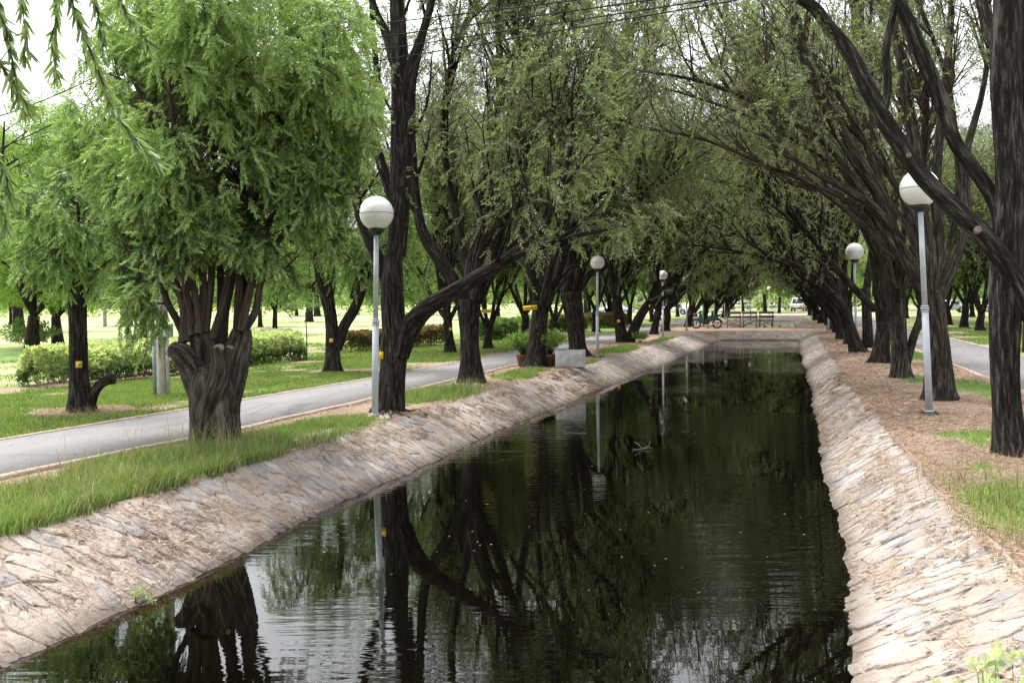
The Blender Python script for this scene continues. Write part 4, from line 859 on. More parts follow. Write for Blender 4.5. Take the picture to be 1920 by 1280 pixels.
for k, y in enumerate((66, 73, 80, 88, 96, 106)):
    put(up[(k+1) % 2], -11.+rr.uniform(-.4, .4), y, k*2.3, 1., 'distant park tree across the left path, %s beyond the parked motorcycle' % ORD[k], PG)
RPG = 'trees in the row beyond the right path'
for k, (x, y) in enumerate(((9.6, 48.5), (9.1, 53.7), (9.3, 59.5), (9.4, 66), (9.2, 72.5), (9.4, 80), (9.3, 88), (9.5, 97), (14.5, 62), (16, 76), (15, 92))):
    put(up[k % 2], x, y, k*1.3, 1.05, 'park tree on the lawn right of the right path, %s from the camera' % ORD[k], RPG)

# broad pale trees in the park behind
def shade_proto(seed, hgt, rad, lm, fork=2.2, rb=.2, cl=70, tmpl=SP_ROUND, per=9, zlow=.35, name='shade_tree'):
    rng = np.random.default_rng(seed); e = empty(name, (0, 0, 0), '', 'tree')
    T = np.array([A(0, 0, -.05, rb*1.2), A(.03, 0, .5, rb), A(.1, .05, fork, rb*.8)]); limb_mesh('trunk', T, e, M['bark'], 12, .06, .3, seed, .3)
    L = []
    for k in range(6):
        az = k*1.05+rng.uniform(-.3, .3); sp = rng.uniform(.3, 1.); d = unit(A(math.cos(az)*sp, math.sin(az)*sp, 1)); pts = [T[-1, :3]]
        for i in range(6): d = unit(d+rng.normal(0, .16, 3)); pts.append(pts[-1]+d*(hgt-fork)/6.5)
        L.append(np.column_stack([pts, np.linspace(rb*.5, .03, 7)]))
    l2, l3 = grow(L, rng, n2=5, len2=rad*.5, n3=3, len3=rad*.25, t0=.15, up=.1, r2=.05, r3=.02, spread=1.1)
    Vs, Fs, Bs, n = thin_mesh(L+l2+l3, 5, .5); mesh('branches', np.concatenate(Vs), [np.concatenate(Fs)], M['bark'], e, True, {'bark': np.concatenate(Bs)})
    P = []
    ends = np.array([l[-1, :3] for l in l2+l3])
    for i in range(cl):
        c = ends[rng.integers(len(ends))]+rng.normal(0, .25, 3); rr_ = rng.uniform(.35, .95)*rad/4.5; P.append(c+rng.normal(0, .5, (per*3, 3))*rr_*A(1, 1, .6))
    P = np.concatenate(P); P = P[P[:, 2] > hgt*zlow*.75]; Dd = unit(P-A(0, 0, hgt*.55))+rng.normal(0, .5, P.shape)-A(0, 0, .3)
    V, Fq, ag = place(tmpl, P, Dd, rng.uniform(.6, 1.2, len(P)), rng); mesh('crown', V, [Fq], lm, e, attrs={'age_tone': ag}); return e
SH = [shade_proto(301, 9, 4.5, M['leaf_pale'], cl=110), shade_proto(302, 8, 5, M['leaf_mid'], 1.8, cl=110), shade_proto(303, 11, 5, M['leaf_pale'], 2.5, .35, cl=130)]
SD = shade_proto(304, 10, 4, M['leaf_pale'], 1.4, .25, cl=300, tmpl=SP_FAR, per=22, zlow=.14)
BGG = 'park trees behind the left lawn'
put(SD, *G(60, 662)[:2], 0, 1.0, 'pale yellow green tree with shaggy low foliage and ferns at its foot, left background', BGG)
put(SD, *G(108, 652)[:2], 2.2, .92, 'pale feathery tree just right of the fern footed one, left background', BGG)
g = G(515, 628); put(SH[1], g[0], g[1], 1, .75, 'low spreading tree with dark trunk behind the heap of rocks', BGG)
bgl = [(-34, 47), (-45, 40), (-52, 58), (-40, 70), (-30, 74), (-58, 78), (-24, 82), (-70, 60), (-47, 92), (-34, 98), (-24, 104), (-62, 104), (-80, 88), (-18, 92), (-17.5, 70), (-19, 112)]
for k, (x, y) in enumerate(bgl):
    put(SH[k % 3], x, y, k*1.7, .85+.12*(k % 3), 'pale park tree behind the left lawn, %s by distance' % ORD[k], BGG)
EG = 'trees beyond the far road'
for k in range(18):
    x = -85+k*8.2; y = 132+(k*37 % 23)
    put(SH[(k*2+1) % 3], x, y, k*2.1, 1.15+.1*(k % 3), 'bright tree beyond the pale far road, %s from the left' % ORD[k], EG)
for k, (x, y) in enumerate(((-1.2, 128), (-6.5, 150), (5, 160), (12, 118))):
    put(SH[k % 3], x, y, k*2.3, .95, 'bright tree seen through the end of the canal avenue, %s from the camera' % ORD[k], EG)
for k, (x, y) in enumerate(((20, 58), (24, 72), (19, 86), (28, 94), (34, 78), (40, 110), (22, 108))):
    put(SH[(k+1) % 3], x, y, k*1.3, .95, 'leafy tree far behind the right path, %s from the camera' % ORD[k], 'park trees behind the right path')

# ------------------------------------------------------------------ lamps
def lamp(px, py, top, gx, gw, label, name='globe_lamp', dist=None, block=False):
    if dist: 
        b = A(*dist, 0); 
    else: b = G(px, py)
    d = depth(b); sc_ = F/d; e = empty(name, tuple(b), label, 'lamp', 'globe lamps along the canal')
    c = W(gx, top, d); r = gw/2/sc_; H = c[2]; lean = (c-b)[:2]
    at = lambda z: A(b[0]+lean[0]*z/H, b[1]+lean[1]*z/H, z)
    ns = 24 if d < 20 else 14; m = MB(); jz = H*.47
    P = [at(0), at(jz)]; m.tube(P, [.048, .046], ns); P = [at(jz), at(H-r*1.02)]; m.tube(P, [.038, .036], ns)
    for z, rr_, h in ((jz-.045, .056, .018), (jz-.012, .060, .022), (jz+.02, .052, .02), (.04, .056, .02)): m.tube([at(z), at(z+h)], [rr_, rr_], ns)
    m.build('pole', M['pole'], e)
    m = MB(); R_ = A(*[0, 0, 0]); q = at(H-r*1.0)
    m.lathe([(.04, -.07), (.07, -.055), (r*.42, -.02), (r*.47, .0), (r*.47, .03), (r*.40, .04)], q, ns); m.build('globe_holder', M['black'], e, True)
    g = MB(); th = np.linspace(math.radians(28), math.pi, 22); pr = [(max(1e-4, r*math.sin(a)), -r*math.cos(a)) for a in th]; g.lathe(pr, c, 36); o = g.build('globe', M['globe'], e, True)
    s = MB(); s.lathe([(r*1.001, -.006), (r*1.012, -.005), (r*1.012, .005), (r*1.001, .006)], c, 36); s.build('seam', M['boxgrey'], o, origin=e.location)
    m = MB(); m.box((b[0], b[1], .008), (.26, .26, .022)); 
    for i in (-1, 1):
        for j in (-1, 1): m.tube([(b[0]+i*.09, b[1]+j*.09, .015), (b[0]+i*.09, b[1]+j*.09, .045)], [.011, .011], 6)
    m.build('base_plate', M['pole'] if d < 14.3 and px < 900 else M['black'], e)
    if block:
        m = MB(); m.box((b[0]+.04, b[1]-.02, -.045), (.42, .38, .13), .12, .012); m.build('concrete_footing', M['concrete'], e)
    return e
lamp(703, 783, 400, 706, 64, 'nearest left globe lamp, full white globe in front of the tall dark tree', block=True)
lamp(1120, 670, 492, 1120, 27, 'globe lamp half hidden by a crooked limb, just beyond the white trough')
lamp(1243, 632, 516, 1243, 18, 'third globe lamp from the camera on the left bank')
lamp(1743, 777, 353, 1724, 71, 'nearest right globe lamp, its globe crossed by a thick bare limb')
lamp(0, 0, 472, 1602, 33, 'second right globe lamp, whole white globe clear above the slanting trunk', dist=(2.02, 33.0))
for k, (x, y) in enumerate(((-5.55, 56.5), (-5.5, 67), (-5.5, 77), (-5.5, 90))):
    b = A(x, y, 0); v = b-EYEP; q = 960+F*(v@rgt)/(v@fwd); t = 640-F*((A(x, y, 2.85)-EYEP)@upv)/(v@fwd); lamp(0, 0, t, q, .46*F/(v@fwd), 'distant globe lamp on the left bank, %s from the camera' % ORD[k+3], dist=(x, y))
for k, (x, y) in enumerate(((1.95, 53.5), (1.95, 72), (1.95, 91))):
    b = A(x, y, 0); v = b-EYEP; q = 960+F*(v@rgt)/(v@fwd); t = 640-F*((A(x, y, 3.1)-EYEP)@upv)/(v@fwd); lamp(0, 0, t, q, .5*F/(v@fwd), 'distant globe lamp on the right bank, %s from the camera' % ORD[k+2], dist=(x, y))
for k, (x, y) in enumerate(((-3.2, 88), (-2.2, 118))):
    b = A(x, y, 0); v = b-EYEP; q = 960+F*(v@rgt)/(v@fwd); t = 640-F*((A(x, y, 3.0)-EYEP)@upv)/(v@fwd); lamp(0, 0, t, q, .46*F/(v@fwd), 'far globe lamp in the open gap beyond the benches, %s' % ('nearer of two', 'farther of two')[k], dist=(x, y))

# ------------------------------------------------------------------ signs nailed to trunks
def board(px, py, w_, h_, d, label, rot=0., off=-.30, mark=None, col='yellow', rad=.0):
    dd = d+off; c = W(px, py, dd); s = F/dd; e = empty('tree_sign', tuple(c), label, 'sign', 'yellow boards nailed to trunks')
    X = rgt*math.cos(rot)+upv*math.sin(rot); Y = np.cross(fwd, X)*-1; Y = unit(upv*math.cos(rot)-rgt*math.sin(rot)); Z = -fwd
    def slab(m, cx, cy, w0, h0, z, t, sk=0):
        V = [c+X*(cx+i*w0/2+sk*j)+Y*(cy+j*h0/2)+Z*(z+k*t/2) for i in (-1, 1) for j in (-1, 1) for k in (-1, 1)]
        m.add(V, [[(0, 1, 3, 2), (4, 6, 7, 5), (0, 4, 5, 1), (2, 3, 7, 6), (0, 2, 6, 4), (1, 5, 7, 3)]])
    m = MB(); slab(m, 0, 0, w_/s, h_/s, 0, .008); m.build('board', M[col], e)
    m = MB(); 
    for i in (-1, 1): slab(m, i*w_/s*.42, h_/s*.36, .008, .008, .006, .006)
    m.build('nails', M['black'], e)
    if mark == 'arrow':
        m = MB(); q = w_/s
        V = [c+X*a*q+Y*b_*q+Z*.0062 for a, b_ in ((-.22, -.02), (.28, .30), (.28, .10), (.5, .10), (.5, -.16), (.28, -.16), (.28, -.34))]
        m.add(V, [[(0, 2, 1)], [(0, 6, 5)], [(0, 5, 2)], [(2, 5, 4, 3)]]); m.build('green_arrow', M['signgreen'], e)
    if mark == 'text':
        m = MB(); r = random.Random(int(px)); n = 6; q = w_/s*.78/n
        for i in range(n):
            x0 = -w_/s*.39+q*(i+.5); hh = h_/s*.5
            slab(m, x0-q*.22, 0, q*.16, hh, .006, .002)
            if r.random() < .7: slab(m, x0+q*.18, 0, q*.16, hh*.9, .006, .002)
            slab(m, x0, hh*.42*(1 if r.random() < .5 else -1), q*.55, hh*.16, .006, .002)
        m.build('worn_lettering', M['ink'], e)
    return e
def shaft(px, py, d, r): return d
board(148, 683, 12, 12, D(152, 772), 'small yellow board with a green arrow on the sawn limb tree', off=-.17, mark='arrow')
board(714, 666, 9, 13, D(735, 772), 'upright yellow board on the tall tree right behind the nearest left lamp', off=-.30)
board(767, 589, 12, 8, D(735, 772), 'small yellow board peeking over the base of the great sweeping limb', off=.22)
board(621, 638, 7, 7, D(623, 697), 'small dull yellow board on the low forking lawn tree', off=-.18)
board(912, 583, 20, 7, D(886, 718), 'narrow yellow board with worn lettering right of the white stone tree', off=-.16, mark='text')
board(994, 577, 27, 9, D(1005, 688), 'widest yellow board, slightly tilted, on the tree with potted shrubs', rot=.07, off=-.26, mark='text')
board(1160, 602, 6, 5, D(1168, 642), 'tiny yellow board low on the V shaped pair of stems', off=-.25)
board(1218, 573, 6, 3, D(1168, 642), 'tiny yellow board on the slanting stem of the V shaped pair', rot=1., off=-.3)
board(1197, 572, 8, 3, 50, 'tiny yellow board seen between trunks left of the third left lamp', off=0)
board(845, 617, 5, 5, D(843, 662), 'tiny yellow board on a park tree between two left canal trunks', off=-.25)
board(975, 609, 5, 4, D(983, 640), 'tiny yellow board on the forked park tree left of the widest board', off=-.25)

# ------------------------------------------------------------------ hedges and shrubs
def hedge(name, label, pts, wd, hgt, lm, n, leaf=.05, group=None, seed=1, cat='hedge', twiggy=False, topmat=None):
    """leaf shell along a ground polyline with a stem lattice inside"""
    rng = np.random.default_rng(seed); P = np.array(pts, float); seg = np.linalg.norm(np.diff(P, axis=0), axis=1); cum = np.concatenate([[0], np.cumsum(seg)]); L = cum[-1]
    e = empty(name, (*P[0], 0), label, cat, group)
    def at(s): return np.stack([np.interp(s, cum, P[:, 0]), np.interp(s, cum, P[:, 1])], -1)
    s = rng.uniform(-.5*wd, L+.5*wd, n); sc_ = np.clip(s, 0, L); q = at(sc_); dirv = unit(at(np.minimum(sc_+.05, L))-at(np.maximum(sc_-.05, 0))); nrm = np.stack([-dirv[:, 1], dirv[:, 0]], -1)
    ang = rng.uniform(0, np.pi, n); over = (s-sc_); hw = np.sqrt(np.maximum(.02, (wd/2)**2-over**2))
    cx = np.sign(np.cos(ang))*np.abs(np.cos(ang))**.45; cz = np.sin(ang)**.5
    lump = 1+.16*(fbm(s*2.2+seed, ang*2., seed, 3)-.5)*2; inset = 1-rng.random(n)**2*.35
    xy = q+dirv*over[:, None]+nrm*(cx*hw*lump*inset)[:, None]; z = np.maximum(.02, cz*hgt*lump*inset*(.93+.07*fbm(s*1.1, s*0, seed+2)))
    pos_ = np.column_stack([xy, z]); out = unit(np.column_stack([nrm*cx[:, None]*.9+dirv*(over/wd*2)[:, None], cz*.9+.25]))+rng.normal(0, .45, (n, 3))
    tm = [spray_tmpl(rng, 5, leaf*1.2, leaf*1.5, leaf*.75, 1.0) for _ in range(3)]
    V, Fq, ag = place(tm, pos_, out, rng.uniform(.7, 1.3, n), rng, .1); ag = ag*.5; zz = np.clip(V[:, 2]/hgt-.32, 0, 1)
    mesh('foliage', V, [Fq], lm, e, attrs={'age_tone': ag+zz*1.6})  # leaf colour also made paler towards the hedge top
    k = int(L*9)+6; s0 = rng.uniform(0, L, k); b = at(s0)+rng.normal(0, wd*.16, (k, 2)); C = np.stack([np.column_stack([b+rng.normal(0, .10, (k, 2))*t*2, np.full(k, hgt*.92*t)]) for t in np.linspace(0, 1, 5)], 1)
    tv, tf, tb = twigtubes(C, np.full(k, .012)); mesh('stems', tv, [tf], M['twig'], e, attrs={'bark': tb}); return e
gl, gr_ = G(62, 728), G(545, 676)
hedge('clipped_hedge', 'long low clipped hedge with cream tipped leaves, behind the two front left trees', [(gl[0]-.1, gl[1]+.9), ((gl[0]+gr_[0])/2-.2, (gl[1]+gr_[1])/2+.4), (gr_[0]-.5, gr_[1]+.2)], 1.5, .82, M['leaf_cream'], 26000, .045, 'hedges beyond the left path', 41)
a_, b_ = G(655, 660), G(820, 647)
hedge('clipped_hedge', 'thin brownish clipped hedge with bare stems behind the nearest left lamp', [a_[:2], (.5*(a_+b_))[:2], b_[:2]], .8, .72, M['leaf_brown'], 6500, .05, 'hedges beyond the left path', 42)
for k, (x0, x1, y0, y1, mm, lb) in enumerate(((905, 948, 634, 630, 'leaf_mid', 'short yellowish green hedge seen between trunks above the path bend'), (985, 1050, 622, 616, 'leaf_hedge', 'dark green hedge behind the tree with potted shrubs'),
                                          (1052, 1082, 619, 616, 'leaf_brown', 'reddish hedge left of the second left lamp'), (1105, 1160, 612, 608, 'leaf_brown', 'reddish and green hedge just right of the second left lamp'))):
    a_, b_ = G(x0, y0+4), G(x1, y1+4); hedge('clipped_hedge', lb, [a_[:2], (.5*(a_+b_))[:2], b_[:2]], 1.1, .9, M[mm], 2600, .07, 'hedges beyond the left path', 43+k)
def bush(name, label, c, rad, hgt, lm, n, leaf, seed, cat='shrub', group=None, z0=0., arch=.6, wid=.5, nleaf=7, r0=.004):
    rng = np.random.default_rng(seed); e = empty(name, (c[0], c[1], z0), label, cat, group)
    az = rng.uniform(0, 2*np.pi, n); rr_ = np.sqrt(rng.random(n)); k = 5; C = []
    for t in np.linspace(0, 1, k): C.append(np.stack([c[0]+np.cos(az)*rr_*rad*(.15+.85*t**1.3), c[1]+np.sin(az)*rr_*rad*(.15+.85*t**1.3), z0+hgt*(1-.45*rr_**2*arch)*(t**.8)*rng.uniform(.8, 1.05, n)], -1))
    C = np.stack(C, 1); tv, tf, tb = twigtubes(C, np.full(n, r0)); mesh('stems', tv, [tf], M['twig'], e, attrs={'bark': tb})
    T = unit(C[:, -1]-C[:, 1]); pos_ = np.concatenate([C[:, -1], C[:, 3], C[:, 2]]); dr = np.concatenate([T]*3)+rng.normal(0, .35, (n*3, 3))
    tm = [spray_tmpl(rng, nleaf, leaf*1.1, leaf, leaf*wid, .95) for _ in range(3)]; V, Fq, ag = place(tm, pos_, dr, rng.uniform(.7, 1.25, n*3), rng, .4)
    mesh('leaves', V, [Fq], lm, e, attrs={'age_tone': ag+.25}); return e
g = G(1870, 1345)
bush('variegated_shrub', 'bright green shrub with cream edged leaves in the bottom right corner', (.53, 2.56), .27, 1.12, M['leaf_variegated'], 330, .036, 51, z0=-.38, wid=.42, nleaf=9)
def pot(px, py, r, h, label, seed, rad, hg):
    b = G(px, py); e = empty('plant_pot', tuple(b), label, 'plant pot', 'clay pots at the foot of a tree'); m = MB()
    m.lathe([(.01, .0), (r*.68, .0), (r, h*.86), (r*1.1, h*.87), (r*1.1, h), (r*.95, h), (r*.92, h*.85), (.01, h*.84)], b, 18); m.build('pot', M['terracotta'], e, True)
    return b
b = pot(982, 686, .19, .30, 'brown clay pot left of the trunk with the widest board', 1, 0, 0)
bush('potted_shrub', 'dark green potted shrub left of the trunk with the widest board', b[:2], .42, .55, M['leaf_mid'], 110, .10, 52, z0=.24, wid=.3)
b = pot(1030, 687, .2, .32, 'brown clay pot between the widest board trunk and the white trough', 2, 0, 0)
bush('potted_shrub', 'bright green potted shrub between the trunk and the white trough', b[:2], .40, .60, M['leaf_fresh'], 120, .10, 53, z0=.26, wid=.3)
g = G(60, 655); bush('fern', 'arching green fern clump around the shaggy background tree foot', (g[0]+.3, g[1]-.5), 1.1, 1.1, M['leaf_mid'], 70, .2, 54, cat='fern', arch=1.2, wid=.25)
g = G(1200, 642); bush('weed_tuft', 'small leafy green weed at the foot of the V shaped pair', g[:2], .3, .35, M['leaf_fresh'], 30, .09, 55, cat='weed')
g = G(265, 1140, WZ); bush('water_weed', 'small green weed at the waterline by the straw drift, lower left', (g[0]-.05, g[1]), .09, .10, M['leaf_fresh'], 5, .05, 60, cat='weed', z0=WZ+.03, wid=.12, arch=1.5)

# palm-like sapling on the lawn
def sapling():
    b = G(575, 674); e = empty('young_tree', tuple(b), 'slender young tree on a thin pale stem, right of the long hedge end', 'tree'); d = depth(b)
    m = MB(); m.tube([b, b+A(.02, 0, .8), b+A(-.01, 0, 1.45)], [.022, .018, .012], 8); m.build('trunk', M['bark_grey'], e)
    rng = np.random.default_rng(8); V = []; n = 26; P = []; Dd = []
    for k in range(11):
        az = k*2.4; q = b+A(0, 0, 1.35+.02*k); dd = A(math.cos(az)*.7, math.sin(az)*.7, .8)
        for t in range(6): q = q+dd*.11; dd = unit(dd-A(0, 0, .22)); P.append(q.copy()); Dd.append(dd+rng.normal(0, .2, 3))
    V, Fq, ag = place([spray_tmpl(rng, 10, .16, .14, .016, 1.0) for _ in range(2)], np.array(P), np.array(Dd), np.full(len(P), .9), rng); mesh('crown', V, [Fq], M['leaf_mid'], e, attrs={'age_tone': ag})
sapling()

# rocks: heap in the park, and white stones by the roots
def rock(c, s, seed, name, label, cat, group, m):
    bm = bmesh.new(); bmesh.ops.create_icosphere(bm, subdivisions=2, radius=1); r = random.Random(seed); rz = r.uniform(0, 3); from_ = Vector((r.uniform(0, 50), r.uniform(0, 50), 0))
    from mathutils import noise as mn
    for v in bm.verts:
        k = 1+.45*mn.noise(v.co*1.3+from_); v.co = Vector((v.co.x*k*s[0], v.co.y*k*s[1], v.co.z*k*s[2]))
    mb = MB(); mb.bm(bm, np.array(Matrix.Rotation(rz, 3, 'Z')), c); o = mb.build(name, M[m], None, False, tuple(c)); return tag(o, label, cat, group)
g = G(505, 632); r = random.Random(5)
for k in range(14):
    i = k % 7; rock((g[0]+(i-3)*.36+r.uniform(-.1, .1), g[1]+r.uniform(-.3, .3), .08+(.24 if k > 6 else 0)), (.28, .24, .15), 70+k, 'rock', 'grey brown rock in the low heap under the spreading background tree', 'rock', 'rocks heaped in the park', 'rock')
for k, (px, py, s) in enumerate(((893, 722, .13), (905, 724, .09), (925, 722, .08), (898, 728, .06), (1700, 712, .07), (1680, 712, .06), (1712, 705, .05), (1715, 752, .10), (1700, 758, .08), (1690, 770, .09), (1682, 778, .07), (1797, 752, .09), (1790, 742, .07), (730, 785, .06), (770, 770, .06), (690, 772, .05))):
    g = G(px, py); s = s*.62; rock((g[0], g[1], s*.1), (s*1.2, s*.8, s*.5), 100+k, 'stone', 'small pale stone lying among the tree roots on the canal bank', 'stone', 'pale stones among the roots', 'palestone')

# surface roots
def roots(name_parent, spec, m):
    e = bpy.data.objects[name_parent]
    for k, pts in enumerate(spec):
        P = np.array([[*G(x, y)[:2], z, r] for x, y, z, r in pts]); limb_mesh('root', P, e, m, 10, .12, .06, 300+k)
roots('weeping_tree', [[(745, 768, .03, .05), (765, 772, .0, .034), (785, 768, -.012, .024), (800, 775, -.02, .015)], [(722, 770, .03, .045), (700, 774, .0, .028), (685, 772, -.015, .02)], [(742, 775, .02, .04), (756, 780, .0, .024), (768, 781, -.015, .02)], [(733, 776, .02, .04), (732, 783, .0, .025), (726, 787, -.015, .02)], [(748, 764, .02, .035), (772, 762, .0, .02), (795, 764, -.012, .015)], [(720, 775, .02, .03), (706, 781, -.002, .02), (697, 783, -.015, .015)]], M['bark_near'])

# ------------------------------------------------------------------ concrete trough, pole, wires
def trough():
    b = G(1066, 689); e = empty('concrete_trough', tuple(b), 'stained white concrete trough standing at the bank edge under a dark tree', 'planter', rz=0); m = MB()
    L, Wd, H, t = .72, .5, .42, .045; c = b+A(0, .25, 0); rz = .10
    R = np.array(Matrix.Rotation(rz, 3, 'Z'))
    for cx, cy, sx, sy in ((0, -Wd/2, L, t), (0, Wd/2, L, t), (-L/2+t/2, 0, t, Wd-t), (L/2-t/2, 0, t, Wd-t)): m.box(c+R@A(cx, cy, H/2+.012), (sx, sy, H-.002*(cy != 0)), rz, .01)
    m.box(c+A(0, 0, .05), (L-t*2, Wd-t, .06), rz); m.build('wall', M['whitewash'], e)
    m = MB(); m.box(c+A(0, 0, .2), (L-t*2-.004, Wd-t-.004, .3), rz); m.build('soil', M['litter'], e)
trough()
def pole():
    b = G(307, 741); d = depth(b); e = empty('utility_pole', tuple(b), 'square concrete utility pole with grey meter box and blue pipe, between the front left trees', 'utility pole'); m = MB()
    H = 7.2; n = 12; w0 = .17
    V = []
    for i in range(2):
        z = H*i; ww = w0*(1-.3*i)/2
        V += [b+A(x*ww, y*ww, z) for x, y in ((-1, -1), (1, -1), (1, 1), (-1, 1))]
    m.add(V, [[(0, 1, 5, 4), (1, 2, 6, 5), (2, 3, 7, 6), (3, 0, 4, 7), (4, 5, 6, 7)]]); m.build('post', M['concrete'], e)
    m = MB(); m.tube([b+A(-.14, -.03, 0), b+A(-.14, -.03, 1.25)], [.055, .055], 12); m.build('blue_pipe', M['pipe'], e)
    m = MB(); m.tube([b+A(.115, -.04, 0), b+A(.115, -.04, 1.15)], [.022, .022], 8); m.build('conduit', M['whitewash'], e)
    m = MB(); m.box(b+A(.17, -.12, 1.22), (.22, .14, .25), 0, .01); o = m.build('meter_box', M['boxgrey'], e)
    m = MB(); m.box(b+A(.17, -.195, 1.22), (.17, .012, .2), 0, .004); m.build('cover', M['pole'], o, origin=e.location)
    m = MB(); m.box(b+A(0, -.12, 5.95), (.06, .05, 1.2), 0); m.build('rack', M['black'], e)
    ins = []
    for k in range(4):
        q = b+A(0, -.17, (6.4, 6.08, 5.78, 5.5)[k]); m = MB(); m.lathe([(.01, -.04), (.04, -.04), (.025, -.01), (.04, .01), (.04, .04), (.01, .045)], q, 10); m.build('insulator', M['terracotta'], e); ins.append(q)
    return ins
ins = pole()
ENDS = [(959, 0), (1090, 3), (1184, 7), (1278, 3)]
for k, (q, (px, py)) in enumerate(zip(ins, ENDS)):
    p = W(px, py, 10.5-.0*k); dv = p-q; a = q-A(0, .04, 0); Pn = [a+(dv)*t-A(0, 0, .10*4*(t/2.2)*(1-t/2.2)) for t in np.linspace(0, 2.2, 40)]
    m = MB(); m.tube(Pn, [.0075]*40, 6); o = m.build('power_line', M['cable'], None, True, tuple(a)); tag(o, 'black overhead cable crossing the canal from the concrete pole, %s of four' % ('topmost', 'second', 'third', 'lowest')[k], 'cable', 'overhead cables')
for k, (y0, y1) in enumerate(((190, 210), (255, 266))):
    q = ins[k]+A(-.05, .02, 0); p = W(-40, y0-8, 20.); dv = p-q; m = MB(); m.tube([q+dv*t-A(0, 0, .5*4*(t/2)*(1-t/2)) for t in np.linspace(0, 2, 30)], [.011]*30, 6)
    o = m.build('power_line', M['cable'], None, True, tuple(q)); tag(o, 'overhead cable running left from the concrete pole, %s of two' % ('upper', 'lower')[k], 'cable', 'overhead cables')
for k, (px, py) in enumerate(((197, 612), (1250, 640))):
    if k: break
    b = G(px, py); m = MB(); m.lathe([(.001, 0), (.16, 0), (.14, 2.9), (.16, 2.95), (.16, 3.05), (.001, 3.1)], b, 10); o = m.build('marker_post', M['whitewash'], None, True, tuple(b)); tag(o, 'slim white post standing far out in the left field', 'post')

# ------------------------------------------------------------------ three seats by the canal end
def seat(px, py, rz, label):
    b = G(px, py); e = empty('slatted_bench', tuple(b), label, 'bench', 'slatted benches at the end of the basin'); R = np.array(Matrix.Rotation(rz, 3, 'Z')); L = .9
    T = lambda x, y, z: b+R@A(x, y, z)
    for i in (-1, 1):
        for y0_, y1_, h, nm in ((-.18, -.22, .95, 'leg'), (.22, .22, .42, 'leg')):
            m = MB(); m.tube([T(i*L*.42, y0_, 0), T(i*L*.42, y1_, h)], [.032, .032], 6); m.build(nm, M['woodlight'], e)
    m = MB(); m.tube([T(-L*.42, -.17, .1), T(L*.42, -.19, .42)], [.014, .014], 5); m.tube([T(L*.42, -.155, .1), T(-L*.42, -.175, .42)], [.014, .014], 5); m.build('cross_brace', M['wood'], e)
    m = MB()
    for z, h in ((.88, .13), (.64, .13)): m.box(T(0, -.245, z), (L, .03, h), rz, .004)
    m.build('backrest', M['wood'], e)
    m = MB()
    for y in (-.12, .0, .12, .24): m.box(T(0, y, .445), (L, .1, .03), rz, .004)
    m.build('seat', M['wood'], e)
seat(1376, 614, .03, 'left dark slatted bench of the three, nearest the motorcycle'); seat(1406, 614, -.02, 'middle dark slatted bench of the three by the basin end'); seat(1436, 613, .16, 'right dark slatted bench of the three, its back rising to the right')

